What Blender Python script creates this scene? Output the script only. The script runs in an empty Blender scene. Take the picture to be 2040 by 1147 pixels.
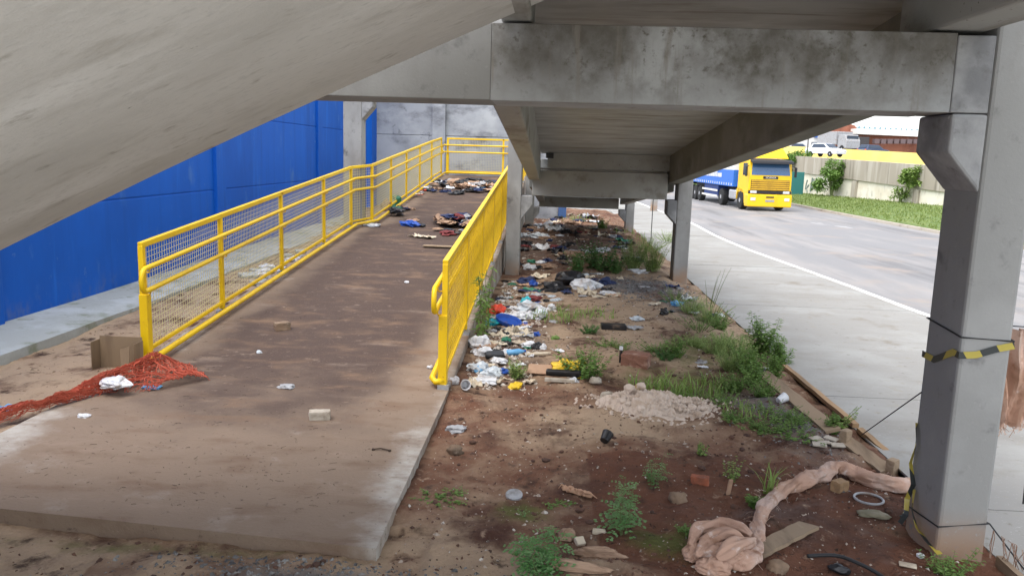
import bpy, bmesh, math, random
from mathutils import Vector, Matrix, noise
R = math.radians
rnd = random.Random(11)
sc = bpy.context.scene
COL = sc.collection

# ------------------------------------------------------------------ camera, sky, sun, exposure
CAMR = ((0.99814666, 0.05318112, 0.02958072), (0.03780215, -0.16092832, -0.98624189), (-0.04768907, 0.98553226, -0.16264043))
CP = Vector((0, 0, 2.05))
cam = bpy.data.cameras.new('camera'); co = bpy.data.objects.new('camera', cam); COL.objects.link(co)
r_, d_, f_ = [Vector(v) for v in CAMR]
co.matrix_world = Matrix(((r_.x, -d_.x, -f_.x, CP.x), (r_.y, -d_.y, -f_.y, CP.y), (r_.z, -d_.z, -f_.z, CP.z), (0, 0, 0, 1)))
cam.lens = 28.235; cam.sensor_width = 36; cam.clip_start = 0.05; cam.clip_end = 3000
sc.camera = co
world = bpy.data.worlds.new('World'); sc.world = world; world.use_nodes = True
nt = world.node_tree; bg = nt.nodes['Background']
SUN_EL, SUN_AZ = R(64), R(222)          # azimuth measured from +Y towards +X
sky = nt.nodes.new('ShaderNodeTexSky'); sky.sky_type = 'NISHITA'; sky.sun_disc = False
sky.sun_elevation = SUN_EL; sky.sun_rotation = SUN_AZ; sky.air_density = 1.0; sky.dust_density = 2.0; sky.ozone_density = 1.0
hs = nt.nodes.new('ShaderNodeHueSaturation'); hs.inputs['Saturation'].default_value = .38      # a veiled, overcast sky
nt.links.new(sky.outputs[0], hs.inputs['Color']); nt.links.new(hs.outputs[0], bg.inputs[0]); bg.inputs[1].default_value = 0.15
sl = bpy.data.lights.new('sun', 'SUN'); sl.energy = .9; sl.angle = R(60); sl.color = (1, .96, .9)
so = bpy.data.objects.new('sun', sl); COL.objects.link(so)
sd = Vector((math.sin(SUN_AZ) * math.cos(SUN_EL), math.cos(SUN_AZ) * math.cos(SUN_EL), math.sin(SUN_EL)))
so.rotation_euler = sd.to_track_quat('Z', 'Y').to_euler()
sc.view_settings.view_transform = 'Standard'; sc.view_settings.look = 'None'
sc.view_settings.exposure = 1.6; sc.view_settings.gamma = 1.0
sc.cycles.max_bounces = 10; sc.cycles.diffuse_bounces = 6

# ------------------------------------------------------------------ helpers
def ray(x, y):
    v = Vector(((x - 1020) / 1600, (y - 573.5) / 1600, 1))
    return r_ * v.x + d_ * v.y + f_ * v.z
def at(x, y, z=0.0):                   # where a line of sight meets height z
    r = ray(x, y); return CP + r * ((z - CP.z) / r.z)
def atY(x, y, Y):
    r = ray(x, y); return CP + r * (Y / r.y)
def fb(x, y, z=0, o=4): return noise.fractal(Vector((x, y, z)), 1.0, 2.0, o)
def sstep(a, b, x):
    t = max(0, min(1, (x - a) / (b - a))); return t * t * (3 - 2 * t)

class MB:
    def __init__(s): s.v = []; s.f = []
    def add(s, vs, fs):
        n = len(s.v); s.v += [tuple(v) for v in vs]; s.f += [tuple(i + n for i in f) for f in fs]; return s
    def hexa(s, p):                    # 8 corners: bottom 4 (ccw), top 4
        return s.add(p, [(3, 2, 1, 0), (4, 5, 6, 7), (0, 1, 5, 4), (1, 2, 6, 5), (2, 3, 7, 6), (3, 0, 4, 7)])
    def box(s, x0, x1, y0, y1, z0, z1):
        return s.hexa([(x0, y0, z0), (x1, y0, z0), (x1, y1, z0), (x0, y1, z0), (x0, y0, z1), (x1, y0, z1), (x1, y1, z1), (x0, y1, z1)])
    def obox(s, c, sx, sy, sz, M):     # oriented box about c
        c = Vector(c); pts = []
        for z in (-sz / 2, sz / 2):
            for x, y in ((-sx / 2, -sy / 2), (sx / 2, -sy / 2), (sx / 2, sy / 2), (-sx / 2, sy / 2)): pts.append(c + M @ Vector((x, y, z)))
        return s.hexa(pts)
    def slope(s, x0, x1, y0, y1, zb0, zt0, zb1, zt1):
        return s.hexa([(x0, y0, zb0), (x1, y0, zb0), (x1, y1, zb1), (x0, y1, zb1), (x0, y0, zt0), (x1, y0, zt0), (x1, y1, zt1), (x0, y1, zt1)])
    def prism(s, poly, axis, a, b):    # polygon extruded along an axis
        n = len(poly); vs = []
        for t in (a, b):
            for u, w in poly: vs.append((t, u, w) if axis == 'x' else (u, t, w) if axis == 'y' else (u, w, t))
        return s.add(vs, [tuple(range(n - 1, -1, -1)), tuple(range(n, 2 * n))] + [(i, (i + 1) % n, (i + 1) % n + n, i + n) for i in range(n)])
    def tube(s, pts, rad, n=8, caps=True, fr=None):
        pts = [Vector(p) for p in pts]; N = len(pts); vs = []; fs = []
        up = None
        for i, p in enumerate(pts):
            t = (pts[min(i + 1, N - 1)] - pts[max(i - 1, 0)]).normalized()
            if up is None:
                up = t.cross(Vector((0, 0, 1)));
                if up.length < .1: up = t.cross(Vector((0, 1, 0)))
                up.normalize()
            else:
                up = up - t * up.dot(t)
                up = up.normalized() if up.length > 1e-5 else t.orthogonal().normalized()
            w = t.cross(up)
            rr = rad[i] if isinstance(rad, (list, tuple)) else rad
            for k in range(n):
                a = 2 * math.pi * (k + .5) / n; q = rr * (fr(i, a) if fr else 1)
                vs.append(p + (up * math.cos(a) + w * math.sin(a)) * q)
        for i in range(N - 1):
            for k in range(n): fs.append((i * n + k, i * n + (k + 1) % n, (i + 1) * n + (k + 1) % n, (i + 1) * n + k))
        if caps: fs += [tuple(range(n - 1, -1, -1)), tuple(range((N - 1) * n, N * n))]
        return s.add(vs, fs)
    def lathe(s, prof, n=14, M=None):  # profile (radius, height)
        M = M or Matrix.Identity(4); vs = []; fs = []
        for r, h in prof:
            for k in range(n):
                a = 2 * math.pi * k / n; vs.append(M @ Vector((r * math.cos(a), r * math.sin(a), h)))
        for i in range(len(prof) - 1):
            for k in range(n): fs.append((i * n + k, i * n + (k + 1) % n, (i + 1) * n + (k + 1) % n, (i + 1) * n + k))
        fs += [tuple(range(n - 1, -1, -1)), tuple(range((len(prof) - 1) * n, len(prof) * n))]
        return s.add(vs, fs)
    def build(s, name, mat, parent=None, smooth=False, bevel=0, local=False):
        me = bpy.data.meshes.new(name); me.from_pydata(s.v, [], s.f); me.update()
        if isinstance(mat, (list, tuple)):
            for m in mat: me.materials.append(m)
        else: me.materials.append(mat)
        o = bpy.data.objects.new(name, me); COL.objects.link(o)
        if smooth: me.polygons.foreach_set('use_smooth', [True] * len(me.polygons))
        if bevel:
            b = o.modifiers.new('bevel', 'BEVEL'); b.width = bevel; b.segments = 2; b.limit_method = 'ANGLE'
        if parent:
            o.parent = parent
            if not local: o.matrix_parent_inverse = parent.matrix_basis.inverted()
        return o

def tag(o, label, cat=None, group=None, kind=None):
    o['label'] = label
    if cat: o['category'] = cat
    if group: o['group'] = group
    if kind: o['kind'] = kind
    return o
def thing(name, label, cat, loc=(0, 0, 0), group=None, kind=None, rz=0):
    o = bpy.data.objects.new(name, None); COL.objects.link(o); o.location = loc; o.rotation_euler.z = rz; o.empty_display_size = .1
    return tag(o, label, cat, group, kind)
def copy_tree(o, parent=None):
    c = o.copy(); COL.objects.link(c)
    if parent: c.parent = parent
    for ch in [x for x in bpy.data.objects if x.parent == o]: copy_tree(ch, c)
    return c

# ------------------------------------------------------------------ materials
def mat(name, col, layers=(), rough=.85, bump=None, metal=0, spec=.3, trans=0, stretch=(1, 1, 1), attrs=(), grad=None):
    """base colour, then layers (colour, scale, lo, hi, detail[, stretch]) mixed in by noise; attrs: (attribute, colour, noise scale, noise amount)"""
    m = bpy.data.materials.new(name); m.use_nodes = True; t = m.node_tree; N = t.nodes; L = t.links.new
    b = N['Principled BSDF']; b.inputs['Roughness'].default_value = rough; b.inputs['Metallic'].default_value = metal
    b.inputs['Specular IOR Level'].default_value = spec
    g = N.new('ShaderNodeNewGeometry')
    def coords(st):
        mp = N.new('ShaderNodeMapping'); mp.inputs['Scale'].default_value = st; L(g.outputs['Position'], mp.inputs['Vector']); return mp.outputs[0]
    def rampd(sock, lo, hi):
        r = N.new('ShaderNodeMapRange'); r.inputs[1].default_value = lo; r.inputs[2].default_value = hi; r.interpolation_type = 'SMOOTHSTEP'; L(sock, r.inputs[0]); return r.outputs[0]
    def nz(scale, detail, st, off=0):
        n = N.new('ShaderNodeTexNoise'); n.inputs['Scale'].default_value = scale; n.inputs['Detail'].default_value = detail; n.inputs['Roughness'].default_value = .62
        L(coords(st), n.inputs['Vector']); return n.outputs[0]
    rgb = N.new('ShaderNodeRGB'); rgb.outputs[0].default_value = (*col, 1); cur = rgb.outputs[0]
    def mix(cur, fac, c):
        x = N.new('ShaderNodeMix'); x.data_type = 'RGBA'; L(fac, x.inputs[0]); L(cur, x.inputs[6]); x.inputs[7].default_value = (*c, 1); return x.outputs[2]
    for at_, c, ns, na in attrs:
        a = N.new('ShaderNodeAttribute'); a.attribute_name = at_
        s1 = N.new('ShaderNodeMath'); s1.operation = 'MULTIPLY_ADD'; L(nz(ns, 8, (1, 1, 1)), s1.inputs[0]); s1.inputs[1].default_value = na; s1.inputs[2].default_value = -na / 2
        s2 = N.new('ShaderNodeMath'); s2.operation = 'ADD'; L(a.outputs['Fac'], s2.inputs[0]); L(s1.outputs[0], s2.inputs[1])
        cur = mix(cur, rampd(s2.outputs[0], .15, .85), c)
    for ly in layers:
        c, s_, lo, hi, de = ly[:5]; st = ly[5] if len(ly) > 5 else stretch
        fac = rampd(nz(s_, de, st), lo, hi)
        if len(ly) > 6:                # limited to a band of heights / places: (axis, from, to)
            ax, p0, p1 = ly[6]; sp = N.new('ShaderNodeSeparateXYZ'); L(g.outputs['Position'], sp.inputs[0])
            q = N.new('ShaderNodeMath'); q.operation = 'MULTIPLY'; L(fac, q.inputs[0]); L(rampd(sp.outputs['XYZ'.index(ax)], p0, p1), q.inputs[1]); fac = q.outputs[0]
        cur = mix(cur, fac, c)
    L(cur, b.inputs['Base Color'])
    if bump:
        bs, bd, bst = bump[:3]; st = bump[3] if len(bump) > 3 else stretch
        bp = N.new('ShaderNodeBump'); bp.inputs['Strength'].default_value = bst; bp.inputs['Distance'].default_value = bd
        L(nz(bs, 8, st), bp.inputs['Height']); L(bp.outputs[0], b.inputs['Normal'])
    if trans: b.inputs['Transmission Weight'].default_value = trans
    return m
def plain(name, col, rough=.6, spec=.4, metal=0): 
    return mat(name, col, [(tuple(c * .7 for c in col), 14, .5, .75, 5)] + ([((.2, .14, .1), 7, .56, .8, 8)] if 'plastic' in name or 'fabric' in name or 'rag' in name else []), rough, spec=spec, metal=metal)

M = {}
M['beam'] = mat('stained_concrete', (.36, .365, .36), [((.45, .46, .455), 1.3, .45, .65, 6), ((.23, .22, .2), 1.7, .46, .68, 12), ((.12, .108, .09), 1.5, .36, .62, 14, (1, 1, .8), ('Z', 2.30, 2.60)),
    ((.13, .12, .1), 5, .47, .68, 14, (1, 1, 1), ('Z', 2.26, 2.56)), ((.13, .12, .1), 28, .54, .72, 8, (1, 1, 1), ('Z', 2.25, 2.62)), ((.24, .22, .19), 5, .55, .75, 8, (3, 1, .25))], .9, (60, .004, .5))
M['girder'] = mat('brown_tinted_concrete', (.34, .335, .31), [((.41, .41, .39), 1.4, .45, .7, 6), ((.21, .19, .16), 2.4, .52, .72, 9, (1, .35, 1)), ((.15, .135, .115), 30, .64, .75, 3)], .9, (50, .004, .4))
M['dark_girder'] = mat('dark_greenish_concrete', (.19, .185, .155), [((.25, .245, .215), 1.1, .45, .65, 6), ((.12, .115, .09), 2.2, .5, .72, 8, (1, .3, 1))], .9, (50, .004, .4))  # base colour darkened so the right girder's inner face comes out dark
M['deck'] = mat('form_marked_concrete', (.36, .365, .355), [((.45, .46, .45), 1.2, .42, .62, 7, (1, 3, 1)), ((.25, .235, .205), 1.5, .5, .72, 8, (.6, 3.2, 1)), ((.2, .18, .15), 2.5, .56, .76, 9, (.4, 5, 1))], .9, (40, .004, .3))
M['soffit'] = mat('smooth_pale_concrete', (.60, .585, .55), [((.50, .485, .45), .8, .4, .7, 8, (.5, 1.6, 1)), ((.68, .67, .64), 1.1, .5, .75, 7, (.5, 2.2, 1)), ((.41, .39, .35), 2.3, .54, .74, 12, (.7, 1.8, .8)),
    ((.35, .33, .29), 7, .58, .74, 12, (.6, 1.4, 1)), ((.52, .51, .48), 22, .5, .7, 8, (.8, 1.6, 1)), ((.2, .18, .15), 3.2, .66, .8, 12, (.7, 1.2, .7)), ((.12, .11, .09), 16, .71, .77, 4, (.6, 1.4, 1))], .88, (40, .006, .6))
M['column'] = mat('grey_column_concrete', (.265, .263, .25), [((.32, .318, .305), .9, .45, .65, 8), ((.23, .222, .21), 1.9, .50, .72, 12, (1, 1, .4)), ((.11, .105, .1), 2.4, .58, .72, 11), ((.30, .2, .135), 3, .25, .6, 8, (1, 1, 1), ('Z', .32, .0)),
    ((.2, .195, .19), 12, .58, .75, 10), ((.30, .295, .28), 30, .6, .75, 5)], .88, (70, .003, .5))
M['corbel'] = mat('dark_mortar_stain', (.34, .34, .335), [((.2, .2, .2), 2.2, .4, .62, 8), ((.15, .145, .14), 6, .56, .7, 6), ((.5, .5, .49), 9, .68, .76, 4)], .9, (60, .004, .4))
M['far_wall'] = mat('weathered_precast', (.30, .315, .335), [((.40, .415, .43), .7, .4, .6, 7), ((.15, .155, .17), 1.0, .48, .68, 11, (.8, 1, 1.4)), ((.09, .095, .105), 2.3, .6, .74, 9)], .9, (30, .004, .3))
M['blue'] = mat('blue_paint', (.002, .105, .50), [((.002, .083, .40), .7, .42, .7, 6, (1, .6, .3)), ((.008, .14, .58), 1.6, .55, .8, 7, (1, 2.5, .25)), ((.003, .076, .36), 2.2, .5, .78, 9, (1, 2.2, .1)), ((.05, .16, .47), 2.2, .58, .76, 10, (1, 1, .5)), ((.10, .2, .45), 9, .66, .76, 8, (1, 1, .6)), ((.10, .14, .30), 7, .45, .75, 9, (1, 1, .6), ('Z', .45, .0)), ((.25, .25, .26), 11, .58, .75, 8, (1, 1, .8), ('Z', .22, .02))], .62, (22, .003, .3), spec=.25)
M['curb'] = mat('pale_mortar', (.36, .37, .345), [((.44, .46, .45), 1.6, .45, .65, 7), ((.22, .24, .17), 2.6, .5, .7, 8), ((.15, .16, .1), 5, .6, .78, 8), ((.3, .42, .62), 7, .72, .77, 5)], .9, (30, .01, .5))
M['yellow'] = mat('yellow_paint', (.80, .52, .004), [((.70, .42, .004), 3, .45, .72, 8), ((.50, .30, .05), 9, .6, .8, 9), ((.27, .11, .04), 22, .63, .73, 8), ((.82, .57, .02), 7, .55, .8, 4)], .45, (40, .001, .25), spec=.4)
M['wire_yellow_lit'] = mat('lit_yellow_wire', (.72, .47, .01), [((.5, .3, .02), 9, .5, .7, 5)], .5)  # yellower copy of the wire paint, standing in for its lit side
M['wire'] = mat('painted_wire', (.66, .58, .30), [((.6, .55, .4), 6, .5, .7, 4)], .5)
M['zinc'] = mat('zinc_foot', (.42, .43, .44), [((.25, .25, .25), 20, .5, .7, 5)], .5, metal=.6)
M['ramp'] = mat('soiled_ramp_concrete', (.46, .43, .38), [((.33, .25, .19), 1.9, .56, .86, 12, (.6, 1.4, 1)), ((.17, .108, .07), 2.6, .48, .74, 14, (.7, 1.5, 1)), ((.24, .175, .13), 8, .58, .8, 12), ((.10, .068, .05), 19, .60, .74, 10), ((.27, .2, .15), 60, .62, .74, 5), ((.08, .055, .042), 85, .64, .74, 4)],
    .92, (45, .008, .7), attrs=[('dirt', (.228, .165, .118), 2.6, 1.5), ('soot', (.078, .052, .041), 2.0, .9)])
M['earth'] = mat('red_brown_earth', (.145, .066, .041), [((.085, .042, .03), 1.6, .48, .68, 12), ((.25, .155, .10), 2.1, .54, .70, 14), ((.05, .03, .023), 4.2, .56, .72, 14), ((.38, .27, .19), 9, .60, .74, 12), ((.42, .34, .26), 38, .64, .72, 6), ((.035, .023, .017), 26, .62, .72, 8)],
    .97, (26, .03, 1.0), attrs=[('sand', (.38, .275, .185), 2.8, 1.3), ('grey', (.15, .14, .135), 4, 1.2), ('moss', (.11, .12, .035), 6, 1.2), ('litter', (.12, .09, .075), 4, 1.0)], spec=.15)
M['pave'] = mat('broomed_pavement', (.265, .255, .235), [((.31, .305, .285), .8, .45, .65, 8), ((.23, .215, .19), .9, .50, .72, 10, (.25, 1, 1)), ((.22, .2, .165), 2.6, .58, .78, 12, (.3, 1, 1)), ((.27, .245, .2), 6, .56, .75, 10), ((.17, .15, .12), 11, .6, .74, 10), ((.2, .175, .14), 1.3, .56, .72, 12), ((.36, .35, .33), 50, .6, .74, 4)], .8, (90, .003, .5, (.4, 2, 1)))
M['asphalt'] = mat('worn_asphalt', (.215, .21, .21), [((.27, .255, .245), .5, .45, .62, 8, (1.2, .25, 1)), ((.155, .15, .15), .7, .5, .7, 9, (1.6, .12, 1)), ((.3, .25, .21), .35, .52, .7, 9), ((.12, .118, .118), 2.2, .66, .76, 9), ((.32, .3, .29), 60, .6, .72, 4)], .85, (120, .004, .5))
M['kerb'] = mat('whitewashed_kerb', (.66, .65, .62), [((.36, .34, .31), 2.6, .50, .72, 10), ((.28, .25, .21), 9, .58, .75, 8)], .85, (50, .004, .5))
M['verge'] = mat('verge_turf', (.12, .175, .05), [((.17, .21, .065), .8, .45, .65, 8), ((.085, .12, .035), 3, .5, .7, 8)], .95, (12, .05, .9))
M['base'] = mat('far_earth', (.22, .19, .15), [((.16, .15, .1), .05, .4, .6, 6)], .95)
M['wood'] = mat('weathered_board', (.30, .22, .145), [((.17, .12, .08), 7, .45, .7, 7, (1, .15, 1)), ((.42, .34, .25), 9, .58, .75, 6, (1, .2, 1))], .9, (60, .003, .5, (1, .15, 1)))
M['orange_wood'] = mat('stained_formwork_board', (.34, .215, .115), [((.20, .13, .075), 6, .45, .7, 9, (1, .2, 1)), ((.42, .32, .22), 9, .55, .75, 8, (1, .2, 1))], .9)
M['brick'] = mat('red_clay', (.33, .105, .055), [((.2, .075, .045), 9, .45, .65, 7), ((.42, .25, .18), 22, .6, .74, 5)], .95, (60, .006, .6))
M['block'] = mat('dusty_red_block', (.21, .10, .068), [((.36, .24, .18), 6, .5, .66, 7), ((.13, .065, .05), 18, .55, .7, 5)], .95, (50, .006, .6))
M['stone'] = mat('brown_stone', (.24, .165, .11), [((.14, .10, .07), 6, .45, .65, 7), ((.36, .28, .21), 12, .58, .72, 6)], .95, (40, .01, .7))
M['pale_stone'] = mat('pale_broken_concrete', (.45, .40, .33), [((.32, .27, .21), 9, .45, .65, 7)], .95, (50, .006, .6))
M['lime'] = mat('clumped_lime', (.54, .44, .36), [((.42, .32, .24), 5, .48, .68, 8), ((.64, .56, .48), 8, .56, .74, 7), ((.33, .22, .15), 4, .62, .76, 8)], .95, (40, .01, .7))
M['gauze'] = mat('pinkish_gauze', (.47, .30, .22), [((.58, .44, .37), 4, .46, .64, 8), ((.33, .19, .125), 8, .5, .70, 10), ((.66, .58, .53), 11, .58, .74, 8)], .95, (140, .004, .6), spec=.1)
M['net'] = plain('orange_red_netting', (.44, .085, .045), .7)
M['net2'] = mat('dusty_brown_netting', (.30, .185, .13), [((.42, .3, .23), 14, .5, .7, 5)], .9)
M['card'] = mat('brown_cardboard', (.25, .175, .105), [((.19, .13, .08), 5, .45, .7, 6, (1, 1, .2))], .9)
M['card2'] = mat('light_cardboard', (.42, .27, .18), [((.32, .2, .13), 8, .45, .7, 6)], .9)
M['black'] = plain('black_plastic', (.014, .014, .016), .35)
M['rubber'] = plain('dark_cable', (.02, .02, .021), .6)
M['white'] = mat('white_plastic', (.66, .67, .69), [((.27, .20, .15), 6, .50, .74, 8), ((.42, .42, .43), 9, .52, .74, 6)], .4)
M['grey'] = mat('grey_plastic', (.34, .345, .355), [((.27, .20, .15), 6, .50, .74, 8), ((.2, .19, .185), 9, .5, .7, 6)], .5)
M['clear'] = mat('cloudy_plastic', (.55, .60, .64), [((.27, .20, .15), 6, .50, .74, 8), ((.34, .36, .37), 12, .5, .7, 6)], .25, spec=.6)
M['cream'] = mat('cream_paper', (.62, .54, .41), [((.27, .20, .15), 6, .50, .74, 8), ((.42, .33, .23), 9, .5, .72, 6)], .8)
M['tan'] = mat('tan_rag', (.36, .235, .155), [((.2, .125, .085), 9, .48, .7, 6)], .9)
M['navy'] = plain('navy_fabric', (.02, .032, .09), .8)
M['blue_p'] = plain('blue_plastic', (.018, .075, .36), .4)
M['light_blue'] = plain('light_blue_plastic', (.13, .36, .62), .4)
M['teal'] = plain('turquoise_plastic', (.02, .36, .42), .4)
M['green_p'] = plain('green_plastic', (.02, .16, .09), .45)
M['red_p'] = plain('red_plastic', (.62, .055, .022), .45)
M['maroon'] = plain('maroon_rag', (.16, .03, .03), .85)
M['yellow_p'] = plain('yellow_plastic', (.76, .50, .03), .45)
M['debris'] = mat('mixed_crumbs', (.38, .31, .25), [((.6, .56, .5), 25, .5, .6, 2), ((.12, .09, .07), 18, .52, .6, 2)], .9)
M['twig'] = plain('dark_twigs', (.05, .032, .022), .9)
M['gravel'] = mat('grey_gravel', (.14, .135, .13), [((.25, .24, .225), 16, .5, .6, 2), ((.075, .072, .07), 12, .54, .62, 2)], .9)
M['root'] = mat('dried_root', (.46, .28, .18), [((.3, .17, .1), 14, .45, .65, 6)], .9, (60, .006, .6))
def leafmat(name, a, b, tr=.25):
    m = mat(name, a, [(b, 9, .42, .6, 3)], .55, spec=.3); t = m.node_tree; pb = t.nodes['Principled BSDF']
    tl = t.nodes.new('ShaderNodeBsdfTranslucent'); tl.inputs[0].default_value = (min(1, a[0] * 1.6), min(1, a[1] * 1.5), a[2], 1); mx = t.nodes.new('ShaderNodeMixShader'); mx.inputs[0].default_value = tr
    t.links.new(pb.outputs[0], mx.inputs[1]); t.links.new(tl.outputs[0], mx.inputs[2]); t.links.new(mx.outputs[0], t.nodes['Material Output'].inputs[0]); return m
M['leaf'] = leafmat('green_leaf', (.12, .22, .05), (.2, .31, .085))
M['leaf_dark'] = leafmat('dark_green_leaf', (.065, .16, .05), (.12, .24, .07))
M['leaf_blue'] = leafmat('bluish_leaf', (.11, .24, .075), (.21, .35, .15))
M['leaf_bright'] = leafmat('bright_leaf', (.17, .27, .065), (.25, .33, .10))
M['leaf_pale'] = leafmat('pale_grass', (.3, .38, .14), (.21, .33, .10))
M['verge_blade'] = leafmat('verge_blade', (.16, .22, .06), (.22, .26, .09))
M['pale_stem'] = plain('pale_stem', (.24, .32, .11), .9)
M['stem'] = plain('plant_stem', (.13, .16, .06), .9)
M['cream_paint'] = plain('cream_paint', (.7, .68, .63), .8)

# ------------------------------------------------------------------ ground heights
def ramp_z(y): return .078 * max(0, min(y, 24.6) - 6.9)
def road_z(y): return -.11 - .2 * sstep(6, 42, y)
def gh(x, y):                          # the earth left and right of the ramp
    b = .05 * fb(x * .9, y * .9) + .022 * fb(x * 4, y * 4, 3) + .012 * fb(x * 13, y * 13, 5) + (.006 * fb(x * 38, y * 38, 7, 2) if y < 8 else 0)
    if x < -2.3:
        z = -.02 + .018 * max(0, y - 8); b *= .6
    else:
        z = -.055 * (1 - sstep(-.4, .6, x)) + .05 * sstep(6, 9, y) + .06 * sstep(12, 20, y)
        z += .09 * math.exp(-((x - .25) / .3) ** 2 - ((y - 3.72) / .12) ** 2) + .05 * math.exp(-((x - .45) / .22) ** 2 - ((y - 3.55) / .1) ** 2)
        z += .03 * fb(x * 2.2, y * 2.2, 9) * sstep(.2, 1, x)
        if x > 1.7: z = z * (1 - sstep(1.9, 2.35, x)) - .035 * sstep(1.9, 2.35, x)
    if y < 4.25 and x < -.6: z = -.085 + .03 * sstep(3.6, 2.6, y)
    return z + b
def on(px, py, lift=0):                # a point of the earth surface seen at a pixel
    p = at(px, py, 0)
    for _ in range(4): p = at(px, py, gh(p.x, p.y))
    p.z += lift; return p
def on_ramp(px, py):
    r = ray(px, py); t = (2.05 + .078 * 6.9) / (.078 * r.y - r.z); p = CP + r * t
    if t < 0 or p.y > 24.6: p = at(px, py, 1.38)
    elif p.y < 6.9: p = at(px, py, 0)
    return p

# ------------------------------------------------------------------ ground, pavement, road
def grid(name, x0, x1, y0, y1, st, hf, m, attrs):
    nx = int((x1 - x0) / st) + 1; ny = int((y1 - y0) / st) + 1; vs = []; fs = []
    for j in range(ny):
        for i in range(nx):
            x = x0 + (x1 - x0) * i / (nx - 1); y = y0 + (y1 - y0) * j / (ny - 1); vs.append((x, y, hf(x, y)))
    for j in range(ny - 1):
        for i in range(nx - 1): a = j * nx + i; fs.append((a, a + 1, a + 1 + nx, a + nx))
    b = MB(); b.v = vs; b.f = fs; o = b.build(name, m, smooth=True)
    for k, fn in attrs.items():
        A = o.data.attributes.new(k, 'FLOAT', 'POINT'); A.data.foreach_set('value', [fn(v[0], v[1]) for v in vs])
    return o
def G(x, y, cx, cy, sx, sy): return math.exp(-((x - cx) / sx) ** 2 - ((y - cy) / sy) ** 2)
def a_sand(x, y):
    if x < -2.3: return .95
    s = .35 + .25 * sstep(6.5, 9, y) * sstep(15, 12, y) + .95 * G(x, y, -.55, 3.6, .55, .55) + .75 * G(x, y, -.3, 3.3, .5, .4) + .7 * G(x, y, .5, 6.1, .55, .35) + .6 * G(x, y, .15, 5.8, .35, .15) + .8 * G(x, y, .9, 9.8, 1.1, 1.8) + .55 * G(x, y, .3, 3.75, .4, .12)
    s += .55 * G(x, y, 1.2, 12, .9, 1.6) + .45 * G(x, y, 1.8, 15, .8, 3) + .35 * G(x, y, .2, 12.6, .8, .8)
    if y < 4.3 and x < -.8: s = max(s, .62)
    if x > .3 and y < 5.4: s -= .3
    return min(1, s)
def a_grey(x, y): return min(1, .95 * G(x, y, 1.3, 12.9, .75, .9) + .7 * G(x, y, 1.9, 11.2, .4, 1.3) + .7 * G(x, y, 2.0, 6.2, .3, .9) + .5 * G(x, y, 1.5, 6.9, .5, .6) + .35 * G(x, y, 1.5, 4.5, .8, .5) + (.8 * G(x, y, -1.1, 3.66, .45, .12) if x < -.5 else 0))
def a_moss(x, y): return min(1, .9 * G(x, y, -.12, 4.5, .22, .2) + .8 * G(x, y, .75, 4.1, .35, .2) + .6 * G(x, y, 1.2, 7.3, .7, .5) + .5 * G(x, y, .2, 10.2, .6, .8) + .6 * G(x, y, 1.6, 8.6, .5, .9) + (.5 * G(x, y, -2.0, 3.9, 1.2, .1) if x < -.9 else 0))
def a_lit(x, y): return min(1, .8 * G(x, y, -.4, 9.2, .45, 2.4) + .7 * G(x, y, 0, 18, 1.6, 5)) if x > -1 else 0
NRM = dict(sand=a_sand, grey=a_grey, moss=a_moss, litter=a_lit)
GF = lambda x, y: gh(x, y) if not (-3.7 < x < -1.0 and y > 4.4) else gh(-.95 if x > -2.3 else -3.8, y) - .1
grid('ground', -6.3, 2.46, 8.0, 31, .06, GF, M['earth'], NRM)['kind'] = 'structure'
grid('earth', -6.3, 2.46, 2.2, 8.0, .026, GF, M['earth'], NRM)['kind'] = 'structure'
b = MB(); b.box(-6.3, 2.46, -14, 2.2, -.3, -.06); tag(b.build('yard', mat('pale_bounce_ground', (.50, .49, .46), [((.42, .40, .37), 1, .4, .65, 7)], .95)), 'unseen ground behind the viewpoint, made pale to bounce light')['kind'] = 'structure'  # unseen ground, its pale colour chosen to bounce light onto the soffit
# kerb line seen in the photograph, on the pavement side of the road
KP = [(-14, 6.6), (4, 6.15)]
for px, py in ((1848, 626), (1683.7, 564.4), (1488, 495), (1426.7, 468.5), (1380.7, 443.6)):
    p = at(px, py, 0)
    for _ in range(6): p = at(px, py, road_z(p.y) + .1)
    KP.append((p.y, p.x))
KP.append((45, KP[-1][1] - .6)); KP.append((90, KP[-1][1] - 4))
KP.sort()
def kx(y):
    for (ya, xa), (yb, xb) in zip(KP, KP[1:]):
        if ya <= y <= yb: return xa + (xb - xa) * (y - ya) / (yb - ya)
    return KP[-1][1]
ys = [-14, -8, -4, 0, 2, 4, 6, 8, 10, 12, 14, 16, 18, 20, 22, 24, 26, 28, 30, 34, 38, 42, 46, 50, 60, 75, 90]
def strip(name, xa, xb, za, zb, m, ya=-14, depth=.25):
    b = MB(); Y = [y for y in ys if y >= ya]
    for y0, y1 in zip(Y, Y[1:]):
        b.hexa([(xa(y0), y0, za(y0) - depth), (xb(y0), y0, zb(y0) - depth), (xb(y1), y1, zb(y1) - depth), (xa(y1), y1, za(y1) - depth), (xa(y0), y0, za(y0)), (xb(y0), y0, zb(y0)), (xb(y1), y1, zb(y1)), (xa(y1), y1, za(y1))])
    o = b.build(name, m); o['kind'] = 'structure'; return o
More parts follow.
